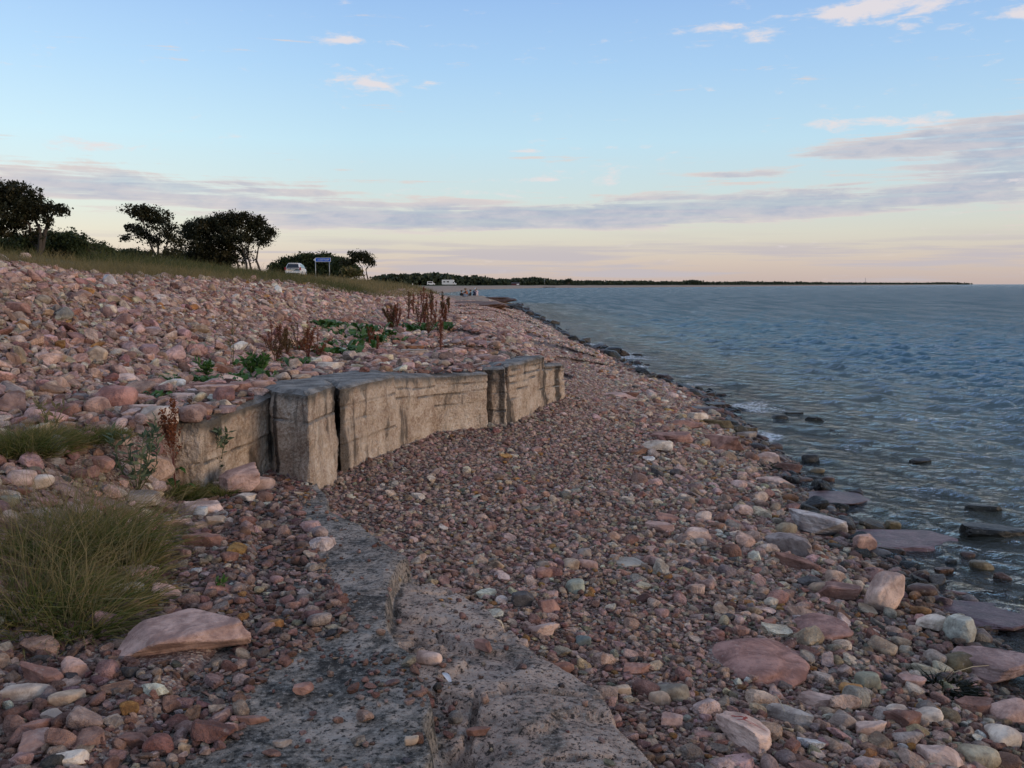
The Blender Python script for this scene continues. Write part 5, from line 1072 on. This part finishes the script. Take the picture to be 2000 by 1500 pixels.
def bushy(label, px, py, toppy, n, seed, m=M_GREY, leaf=.035, w=.5, name='leafy_shoot', group='green weeds', stems=5):
    r = np.random.default_rng(seed); p = hit(px, py); H = (py-toppy)*p.y/FPX; root = empty(name, p); tag(root, label, 'plant', group); parts = []
    for s_ in range(stems):
        a = r.uniform(0, 6.283); top = Vector((math.cos(a)*w*H*.6, math.sin(a)*w*H*.4, H*r.uniform(.7, 1))); pts = [Vector((0, 0, -.02)), top*.45+Vector(r.normal(0, .02, 3)), top]
        MB().tube(pts, [.0045, .0035, .0018], 5).build('stem', M_GSTEM, root, True)
        k = n//stems
        for i in range(k):
            t = r.uniform(.25, 1.02); c = pts[0].lerp(pts[1], min(1, t*2)) if t < .5 else pts[1].lerp(pts[2], (t-.5)*2); d = rdir(r, 1)[0]; d[2] = abs(d[2])*.8+.15; A = Vector(d)*leaf*r.uniform(.5, 1.3); cc = p+c+A
            B = A.cross(Vector(rdir(r, 1)[0])); B = B.normalized()*A.length*.32
            parts.append(quads(np.array([cc]), np.array([A]), np.array([B]), np.array([r.random()])))
    leaf_obj('leaves', parts, m, root, p); return root
bushy('slender willow-leaved plant in front of the big whitish terrace stone', 268, 960, 805, 200, 101, w=.5, stems=6, leaf=.036)
bushy('light green shoot standing left of the squarish reddish boulder', 412, 948, 828, 240, 102, M_GREY, .034, .5)
bushy('fine-leaved green bush on the wall top left of the rusty dock clump', 498, 738, 690, 420, 103, M_GREEN, .04, .9, stems=10)
bushy('small green shoot among weeds beside the white stone', 402, 742, 705, 160, 104, M_GREEN, .04, .7)
bushy('tiny green seedling in the dark gravel', 428, 1155, 1130, 30, 105, M_GREEN, .02, .6, stems=3)
bushy('dry brushwood sprig at the terrace left of the bank foot', 100, 850, 770, 60, 106, M_DRY, .03, .6, stems=5)
# ------------------------------------------------------------------ the far shore wood: one mass of distant trees
r = np.random.default_rng(71); parts = []
prof = ([735, 760, 800, 850, 880, 905, 935, 960, 1000, 1045, 1075, 1100, 1150, 1200, 1300, 1330, 1350, 1370, 1400, 1500, 1600, 1700, 1800, 1850, 1872, 1900],
        [541, 538, 537.5, 535.5, 538, 540, 541, 545, 546, 542.5, 546.5, 548, 549, 549.5, 550.5, 551, 547.5, 551, 551, 551.2, 552, 552.6, 552.8, 551.8, 553.4, 555.2])
dep_ = ([735, 850, 900, 1000, 1045, 1100, 1200, 1300, 1400, 1500, 1600, 1870, 1900], [480, 540, 610, 640, 655, 700, 820, 900, 960, 1200, 1550, 4050, 4100])
px = 732.0
while px < 1880:
    D0 = np.interp(px, *dep_)
    for row in range(2):
        D = D0*(1+.05*row+.02*r.random()); ptop = np.interp(px, *prof)+r.normal(.4, .9 if px < 1600 else .25)+row*-.2
        x = (px-1000)/FPX*D; g = float(terrain(np.array(x), np.array(D))); g = max(g, .3)
        zt = CAMZ+(555-ptop)/FPX*D; hgt = max(.6, zt-g); rx = (r.uniform(5, 10) if px < 1600 else 14)*D/FPX
        n = 46; C = np.array([x, D, g+hgt*.52])+np.stack([r.normal(0, .5, n)*rx, r.normal(0, .5, n)*rx, np.clip(r.normal(0, .30, n), -.5, .48)*hgt], 1)
        s_ = np.maximum(hgt*.20, D*.0011); A = rdir(r, n)*s_*r.uniform(.6, 1.2, n)[:, None]; B = np.cross(A, rdir(r, n)); B *= (s_*.75/(np.linalg.norm(B, axis=1)+1e-6))[:, None]
        parts.append(quads(C, A, B, r.random()*.5+.5*r.random(n)))
        nc = 12; C = np.array([x, D, g+hgt*.34])+np.stack([r.normal(0, .6, nc)*rx, np.zeros(nc), r.uniform(-.34, .2, nc)*hgt], 1)
        parts.append(quads(C, np.tile([hgt*.22, 0, 0], (nc, 1)), np.tile([0, 0, hgt*.2], (nc, 1)), r.random(nc)*.4))
    px += r.uniform(2.2, 4.5) if px < 1600 else r.uniform(4, 7)
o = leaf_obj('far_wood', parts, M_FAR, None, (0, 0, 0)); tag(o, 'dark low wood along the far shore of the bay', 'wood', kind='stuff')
tree('round_tree', 'round dark tree group standing proud on the far shore', 'tree', 930, [[(1350, 556), (1350, 552)], [(1356, 556), (1356, 552)]], [(1345, 551.5, 4, 1.5, 12), (1352, 550.8, 5, 1.9, 16), (1358, 551.6, 4, 1.4, 10), (1350, 553.5, 8, 1.3, 12)], .5, 1, 73, lm=M_FAR, thick=.4)
tree('bare_tree', 'half-bare tree sticking up from the far wood', 'tree', 700, [[(1111, 553), (1109, 549), (1107, 546)], [(1111, 552), (1113, 548), (1115, 545.5)]], [(1108, 548.5, 3, 1.2, 5), (1113, 548, 2, 1.4, 4)], .6, 1, 74, lm=M_FAR, thick=.35)

# ------------------------------------------------------------------ materials of made things
M_WHITE = plain('white_paint', (.72, .71, .70), .3, .03, 3); M_CAMPER = plain('camper_shell', (.70, .69, .66), .4, .04, 2); M_GLASS = plain('dark_glass', (.012, .014, .018), .06, .1, 3, spec=.6)
M_TYRE = plain('tyre_rubber', (.02, .02, .02), .85); M_RIM = plain('wheel_rim', (.35, .35, .36), .35, metal=.8); M_LAMP = plain('tail_lamp_red', (.30, .025, .03), .25, .1)
M_BLACK = plain('black_plastic', (.025, .025, .027), .6); M_PLATE = plain('number_plate', (.5, .5, .47), .5); M_STEEL = plain('galvanised_steel', (.36, .36, .35), .5, metal=.6)
M_BLUE = plain('sign_blue', (.010, .09, .48), .45, .05); M_SIGNW = plain('sign_white', (.75, .76, .78), .45, .03)
M_HUT = plain('falun_red_boards', (.10, .028, .035), .8); M_ROOF = plain('dark_roof', (.05, .045, .05), .8); M_WOODD = plain('dark_timber', (.05, .042, .036), .85)

# ------------------------------------------------------------------ white estate car seen from behind
p = at(572, 538.5, 106); p.z = float(terrain(p.x, p.y))+.05
car = empty('estate_car', (p.x, p.y, p.z), R(3)); tag(car, 'white estate car parked on the grass by the dark bushes', 'car')
def loft(secs, mats, name, parent, smooth=True):                # secs: list of (y, [(x,z)...])
    V = []; F = []; n = len(secs[0][1])
    for y, q in secs: V += [(x, y, z) for x, z in q]
    for i in range(len(secs)-1):
        for k in range(n): F.append((i*n+k, i*n+(k+1) % n, (i+1)*n+(k+1) % n, (i+1)*n+k))
    F.append(tuple(range(n))); F.append(tuple((len(secs)-1)*n+k for k in range(n))[::-1])
    me = mesh(name, V, F, mats, smooth); return obj(name, me, parent)
def sec(w, zb, zs, zr, wr_): return [(-w*.92, zb), (w*.92, zb), (w, zb+.18), (w, (zb+zs)/2), (w*.97, zs), (wr_, zr-.08), (wr_*.86, zr), (-wr_*.86, zr), (-wr_, zr-.08), (-w*.97, zs), (-w, (zb+zs)/2), (-w, zb+.18)]
loft([(-.02, sec(.80, .34, .80, .92, .70)), (.10, sec(.88, .26, .92, 1.12, .76)), (.42, sec(.90, .24, .96, 1.48, .66)), (.9, sec(.91, .22, .96, 1.53, .66)), (2.3, sec(.91, .22, .95, 1.52, .66)), (2.9, sec(.90, .22, .94, 1.35, .66)), (3.5, sec(.90, .22, .92, 1.0, .74)), (4.3, sec(.84, .26, .80, .84, .66)), (4.55, sec(.72, .34, .62, .66, .55))], M_WHITE, 'body', car)
MB().add([(-.70, -.005, .98), (.70, -.005, .98), (.585, .325, 1.42), (-.585, .325, 1.42)], [(0, 1, 2, 3)]).build('rear_window', M_GLASS, car)
for s_ in (-1, 1):
    for (y0, y1, t0, t1) in ((.62, 1.35, .80, 1.35), (1.45, 2.25, 1.45, 2.2), (2.33, 3.1, 2.33, 2.72)):
        MB().add([(s_*.905, y0, 1.0), (s_*.905, y1, 1.0), (s_*.70, t1, 1.40), (s_*.70, t0, 1.40)], [(0, 1, 2, 3)]).build('side_window', M_GLASS, car)
    MB().box(s_*.84-.075, s_*.84+.075, -.03, .14, .72, 1.05).build('tail_light', M_LAMP, car)
    MB().prism([(.98, .02), (1.16, .06), (1.16, .16), (.98, .16)], 'z', 1.0, 1.13).build('door_mirror', M_BLACK, car, loc=(0 if s_ > 0 else -2.14, 2.55, 0))
    for y in (.85, 3.55):
        w_ = MB(); w_.tube([(s_*.74, y, .31), (s_*.92, y, .31)], .31, 18); wo_ = w_.build('wheel', M_TYRE, car, True); MB().tube([(s_*.90, y, .31), (s_*.93, y, .31)], .19, 12).build('rim', M_RIM, wo_, True)
MB().box(-.27, .27, -.045, -.01, .74, .85).build('number_plate', M_PLATE, car)
MB().box(-.86, .86, -.07, .06, .40, .60).build('bumper', M_WHITE, car); MB().box(-.62, .62, -.075, .05, .30, .39).build('bumper_trim', M_BLACK, car)
MB().box(-.5, .5, .36, .52, 1.50, 1.55).build('roof_spoiler', M_WHITE, car)

# ------------------------------------------------------------------ blue direction sign on two posts
pl = at(613.5, 508, 93); sg = empty('road_sign', (pl.x, pl.y, float(terrain(pl.x, pl.y)))); tag(sg, 'blue arrow-shaped road sign on two posts reading 6 LÖTTORP', 'sign')
zc = at(627, 507.4, 93).z-sg.location.z; sw = 1.66; sh_ = .20
poly = [(-.06, 0), (.16, sh_), (sw, sh_), (sw, -sh_), (.16, -sh_)]
MB().prism([(x, z+zc) for x, z in poly], 'y', -.03, -.005).build('border', M_SIGNW, sg)
inn = [(.02, 0), (.20, sh_-.03), (sw-.035, sh_-.03), (sw-.035, -sh_+.03), (.20, -sh_+.03)]
MB().prism([(x, z+zc) for x, z in inn], 'y', -.036, -.031).build('panel', M_BLUE, sg)
MB().add([(.05, -.039, zc), (.17, -.039, zc+.11), (.17, -.039, zc-.11)], [(0, 2, 1)]).build('arrow', M_SIGNW, sg)
fc = bpy.data.curves.new('lettering', 'FONT'); fc.body = '6 LÖTTORP'; fc.size = .21; fc.extrude = .002; fc.offset = 0.0; fc.align_x = 'CENTER'; fc.align_y = 'CENTER'; fc.space_character = 1.05
fo_ = bpy.data.objects.new('lettering', fc); fc.materials.append(M_SIGNW); link(fo_, sg); fo_.location = (.93, -.042, zc-.01); fo_.rotation_euler = (math.pi/2, 0, 0)
for x in (.12, 1.50): MB().tube([(x, .03, -.4), (x, .03, zc+.12)], .035, 8).build('post', M_STEEL, sg, True)

# ------------------------------------------------------------------ camper van, van and hut on the far shore
def place(px, D): 
    q = at(px, 556, D); return Vector((q.x, q.y, float(terrain(q.x, q.y))))
mh = empty('motorhome', place(876.5, 470), R(-90-4)); tag(mh, 'white motorhome parked at the edge of the far wood', 'motorhome')
mh.location.z = CAMZ-(557.8-555)/FPX*470
MB().prism([(-3.3, .55), (2.2, .55), (2.2, 1.9), (2.7, 2.4), (2.6, 2.95), (-3.25, 2.95), (-3.35, 2.7)], 'x', -1.12, 1.12).build('body', M_CAMPER, mh)
MB().prism([(2.2, .5), (3.7, .5), (3.75, 1.1), (3.05, 1.25), (2.55, 2.0), (2.2, 2.0)], 'x', -1.0, 1.0).build('cab', M_WHITE, mh)
for s_ in (-1, 1):
    for y0, y1, z0, z1 in ((-2.6, -1.6, 1.6, 2.2), (-.9, .3, 1.6, 2.2), (2.35, 2.85, 1.25, 1.8)): MB().box(s_*1.13-.01, s_*1.13+.01, y0, y1, z0, z1).build('window', M_GLASS, mh)
    for y in (-1.8, 2.9): MB().tube([(s_*.75, y, .35), (s_*1.05, y, .35)], .35, 14).build('wheel', M_TYRE, mh, True)
MB().box(-1.14, -1.12, .75, 1.35, .6, 2.4).build('door', M_GLASS, mh)
vn = empty('camper_van', place(842, 460), R(-90+5)); vn.location.z = CAMZ-(557.4-555)/FPX*460; tag(vn, 'small white van half hidden left of the motorhome', 'van')
MB().prism([(-1.9, .35), (1.9, .35), (1.95, .95), (1.2, 1.1), (.8, 1.95), (-1.75, 1.98), (-1.95, 1.2)], 'x', -.88, .88).build('body', M_WHITE, vn)
for s_ in (-1, 1):
    MB().box(s_*.89-.01, s_*.89+.01, -1.5, .6, 1.15, 1.75).build('window', M_GLASS, vn)
    for y in (-1.2, 1.25): MB().tube([(s_*.7, y, .33), (s_*.9, y, .33)], .33, 12).build('wheel', M_TYRE, vn, True)
pp = place(806, 300); po = empty('marker_post', pp); po.location.z = CAMZ-(560-555)/FPX*300; tag(po, 'small white post standing at the end of the bank', 'post')
MB().tube([(0, 0, -.2), (0, 0, .85)], .10, 8).build('shaft', M_WHITE, po, True); MB().tube([(0, 0, .85), (0, 0, 1.05)], [.13, .05], 8).build('cap', M_WHITE, po, True)
ht = empty('boat_hut', place(1007, 600)); ht.location.z = CAMZ-(558.4-555)/FPX*600; tag(ht, 'dark red hut with a pale gable at the far beach', 'hut')
MB().box(-2.6, 2.6, -1.5, 1.5, 0, 1.5).build('wall', M_HUT, ht); MB().prism([(-1.75, 1.45), (1.75, 1.45), (0, 2.3)], 'x', -2.8, 2.8).build('roof', M_ROOF, ht); MB().box(.7, 2.3, -1.54, -1.51, .6, 1.4).build('shutter', M_SIGNW, ht)
jt = empty('jetty', place(1075, 575)); jt.location.z = SEA; tag(jt, 'low dark jetty with a thin mast on the far shore', 'jetty')
MB().box(-5, 3, -.8, .8, .25, .5).build('deck', M_WOODD, jt)
for x in (-4.5, -2.5, -.5, 1.5, 2.8): MB().tube([(x, -.6, -1), (x, -.6, .7)], .12, 6).build('pile', M_WOODD, jt, True)
MB().tube([(-3.4, 0, .5), (-3.7, 0, 5.2)], [.08, .05], 6).build('mast', M_STEEL, jt, True)
tw = empty('radio_mast', place(1690, 2600)); tag(tw, 'thin radio mast rising far along the coast', 'mast')
tm = MB(); 
for k in range(3): tm.tube([(math.cos(k*2.1)*1.2, math.sin(k*2.1)*1.2, -2), (math.cos(k*2.1)*.4, math.sin(k*2.1)*.4, 18)], .16, 5)
for k in range(8): tm.tube([(1.2-.1*k, 0, k*2.2), (-.6+.05*k, 1-.08*k, k*2.2+1.2)], .12, 4)
tm.build('lattice', M_STEEL, tw)

# ------------------------------------------------------------------ people on the headland
def person(label, px, py, D, pose, yaw, shirt, trousers, hair, hscale=1.0, hat=None):
    q = at(px, py, D); g = float(terrain(q.x, q.y)); root = empty('person', (q.x, q.y, CAMZ-(py-555)/FPX*D), R(yaw)); tag(root, label, 'person', 'people on the headland')
    if pose == 'sit': J = {'hip': (0, 0, .14), 'ch': (0, -.06, .50), 'nk': (0, -.05, .62), 'hd': (0, -.02, .76), 'kL': (.13, .36, .36), 'kR': (-.13, .38, .34), 'fL': (.14, .60, .05), 'fR': (-.14, .64, .05), 'eL': (.25, .08, .38), 'eR': (-.25, .10, .36), 'hL': (.12, .32, .40), 'hR': (-.10, .34, .40)}
    elif pose == 'crouch': J = {'hip': (0, 0, .30), 'ch': (0, .16, .66), 'nk': (0, .22, .77), 'hd': (0, .28, .90), 'kL': (.14, .32, .42), 'kR': (-.14, .34, .40), 'fL': (.12, .10, .05), 'fR': (-.12, .12, .05), 'eL': (.25, .36, .50), 'eR': (-.25, .36, .48), 'hL': (.14, .50, .30), 'hR': (-.12, .52, .28)}
    else: J = {'hip': (0, 0, .86), 'ch': (0, .03, 1.28), 'nk': (0, .04, 1.42), 'hd': (0, .07, 1.57), 'kL': (.10, .05, .47), 'kR': (-.10, -.02, .47), 'fL': (.11, .0, .05), 'fR': (-.11, -.04, .05), 'eL': (.26, -.02, 1.10), 'eR': (-.26, .04, 1.10), 'hL': (.24, .12, .88), 'hR': (-.22, .20, .92)}
    names = ['hip', 'ch', 'nk', 'hd', 'kL', 'kR', 'fL', 'fR', 'eL', 'eR', 'hL', 'hR']; V = [Vector(J[k])*hscale for k in names]
    V += [Vector(J['ch'])*hscale+Vector((s_*.17*hscale, 0, .02)) for s_ in (1, -1)]+[Vector(J['hip'])*hscale+Vector((s_*.09*hscale, .02, -.03)) for s_ in (1, -1)]+[Vector(J['f'+c])*hscale+Vector((0, .13, -.02))*hscale for c in 'LR']
    E_ = [(0, 1), (1, 2), (2, 3), (1, 12), (1, 13), (12, 8), (13, 9), (8, 10), (9, 11), (0, 14), (0, 15), (14, 4), (15, 5), (4, 6), (5, 7), (6, 16), (7, 17)]
    rad = [.13, .145, .055, .105, .07, .07, .05, .05, .05, .05, .038, .038, .075, .075, .095, .095, .035, .035]
    me = bpy.data.meshes.new('body'); me.from_pydata([v[:] for v in V], E_, []); me.update(); b = obj('body', me, root)
    md = b.modifiers.new('skin', 'SKIN'); sv = me.skin_vertices[0].data
    for i, s_ in enumerate(sv): s_.radius = (rad[i]*hscale, rad[i]*hscale)
    sv[0].use_root = True; b.modifiers.new('sub', 'SUBSURF').levels = 1
    dg = bpy.context.evaluated_depsgraph_get(); m2 = bpy.data.meshes.new_from_object(b.evaluated_get(dg)); b.modifiers.clear(); b.data = m2; m2.materials.clear()
    skin = plain('skin', (.42, .24, .17), .6); cl = [skin, plain('shirt_cloth', shirt, .85), plain('trouser_cloth', trousers, .85)]
    for c in cl: m2.materials.append(c)
    segs = [(0, 1, 1), (1, 2, 1), (2, 3, 0), (1, 12, 1), (1, 13, 1), (12, 8, 1), (13, 9, 1), (8, 10, 0), (9, 11, 0), (0, 14, 2), (0, 15, 2), (14, 4, 2), (15, 5, 2), (4, 6, 2), (5, 7, 2), (6, 16, 2), (7, 17, 2)]
    for f in m2.polygons:
        best = min(segs, key=lambda s_: (lambda a, c, d: (a+(c-a)*max(0, min(1, (d-a).dot(c-a)/max(1e-6, (c-a).length_squared)))-d).length)(V[s_[0]], V[s_[1]], f.center)); f.material_index = best[2]; f.use_smooth = True
    hd = Vector(J['hd'])*hscale; mh_ = rock_mesh(5, (.22*hscale, .25*hscale, .19*hscale), 'round', 2, .02, plain('hair', hair, .7) if hat is None else plain('hat', hat, .8), 'hair')
    obj('hair' if hat is None else 'hat', mh_, root, hd+Vector((0, -.03, .06))*hscale); return root
person('seated person in black leaning forward at the left of the group', 902, 583.5, 97, 'sit', -40, (.02, .02, .022), (.03, .03, .035), (.06, .04, .03))
person('seated person in blue jeans facing away in front of the group', 909, 586, 95, 'sit', 20, (.16, .19, .24), (.04, .07, .14), (.05, .035, .03))
person('crouching person in an orange top in the middle of the group', 913, 582, 98, 'crouch', 60, (.42, .14, .06), (.06, .05, .06), (.16, .10, .05))
person('seated person in a dark jacket right of the orange top', 918, 582, 98, 'sit', 80, (.03, .03, .035), (.05, .05, .06), (.10, .06, .04))
person('crouching person in navy with a white cap near the water', 926, 581.5, 99, 'crouch', -30, (.025, .03, .06), (.03, .035, .06), (.1, .07, .05), 1.0, (.7, .7, .7))
person('crouching person in a pale pink top at the right of the group', 932, 581.5, 99, 'crouch', 30, (.55, .42, .42), (.42, .36, .36), (.2, .14, .08))

# ------------------------------------------------------------------ small things on the ledge
p = hit_ledge(872, 1335); pz = p.z+.012; ft = empty('feather', (p.x, p.y, pz+.012), R(25)); tag(ft, 'white feather caught in a crack of the ledge', 'feather')
M_FEATH = plain('feather_white', (.62, .62, .62), .8); vn_ = MB(); V = []; F = []
for i in range(9):
    t = i/8; w = .014*math.sin(math.pi*min(1, .1+.9*t))**.6; y = -.05+.10*t; z = .012*math.sin(t*3)
    V += [(-w, y, z+.004), (0, y, z), (w*.8, y, z+.005)]
    if i: F += [(3*i-3, 3*i-2, 3*i+1, 3*i), (3*i-2, 3*i-1, 3*i+2, 3*i+1)]
obj('vane', mesh('vane', V, F, M_FEATH), ft); MB().tube([(0, -.075, 0), (0, 0, .012), (0, .05, .006)], [.0016, .0012, .0005], 5).build('quill', M_SIGNW, ft, True)
p = hit_ledge(735, 1084); pz = p.z+.004; tg = empty('twig', (p.x, p.y, pz+.008), R(-50)); tag(tg, 'bleached twig on the ledge near the broken step', 'twig')
MB().tube([(-.05, 0, 0), (-.01, .004, .006), (.05, 0, .002)], [.0035, .0045, .003], 6).build('stick', plain('bleached_wood', (.4, .38, .35), .8), tg, True)
for (a, b_, lb) in (((1512, 1392), (1531, 1428), 'dry straw stalk beside the red-streaked block'), ((1862, 1345), (1932, 1330), 'long dry reed stalk on the dark weed by the shelf rock')):
    A, B = hit(*a), hit(*b_); A.z += .09; B.z += .09; rs = empty('straw', A); tag(rs, lb, 'straw'); MB().tube([(0, 0, 0), (B-A)*.5+Vector((0, 0, .012)), B-A], [.0022, .002, .0014], 5).build('stalk', plain('straw', (.45, .38, .25), .8), rs, True)
# dark seaweed heaps washed among the shore stones
M_WEED = leafmat('seaweed', [(.008, .010, .006), (.016, .018, .008), (.03, .026, .012)], .35, .1)
for i, (px, py, n, rad, lb) in enumerate([(1755, 1150, 500, .13, 'dark seaweed heap behind the tall pale pink boulder'), (1835, 1345, 380, .13, 'dark seaweed patch near the layered pink shelf rock'), (1492, 918, 260, .12, 'black seaweed tuft at the waterline')]):
    p = hit(px, py); r = np.random.default_rng(300+i); rt_ = empty('seaweed', p); tag(rt_, lb, 'seaweed', 'seaweed heaps')
    leaf_obj('fronds', [blades(r, (p.x, p.y, p.z), n, rad, .12, .006, 1.6, .35, .9)], M_WEED, rt_, p)
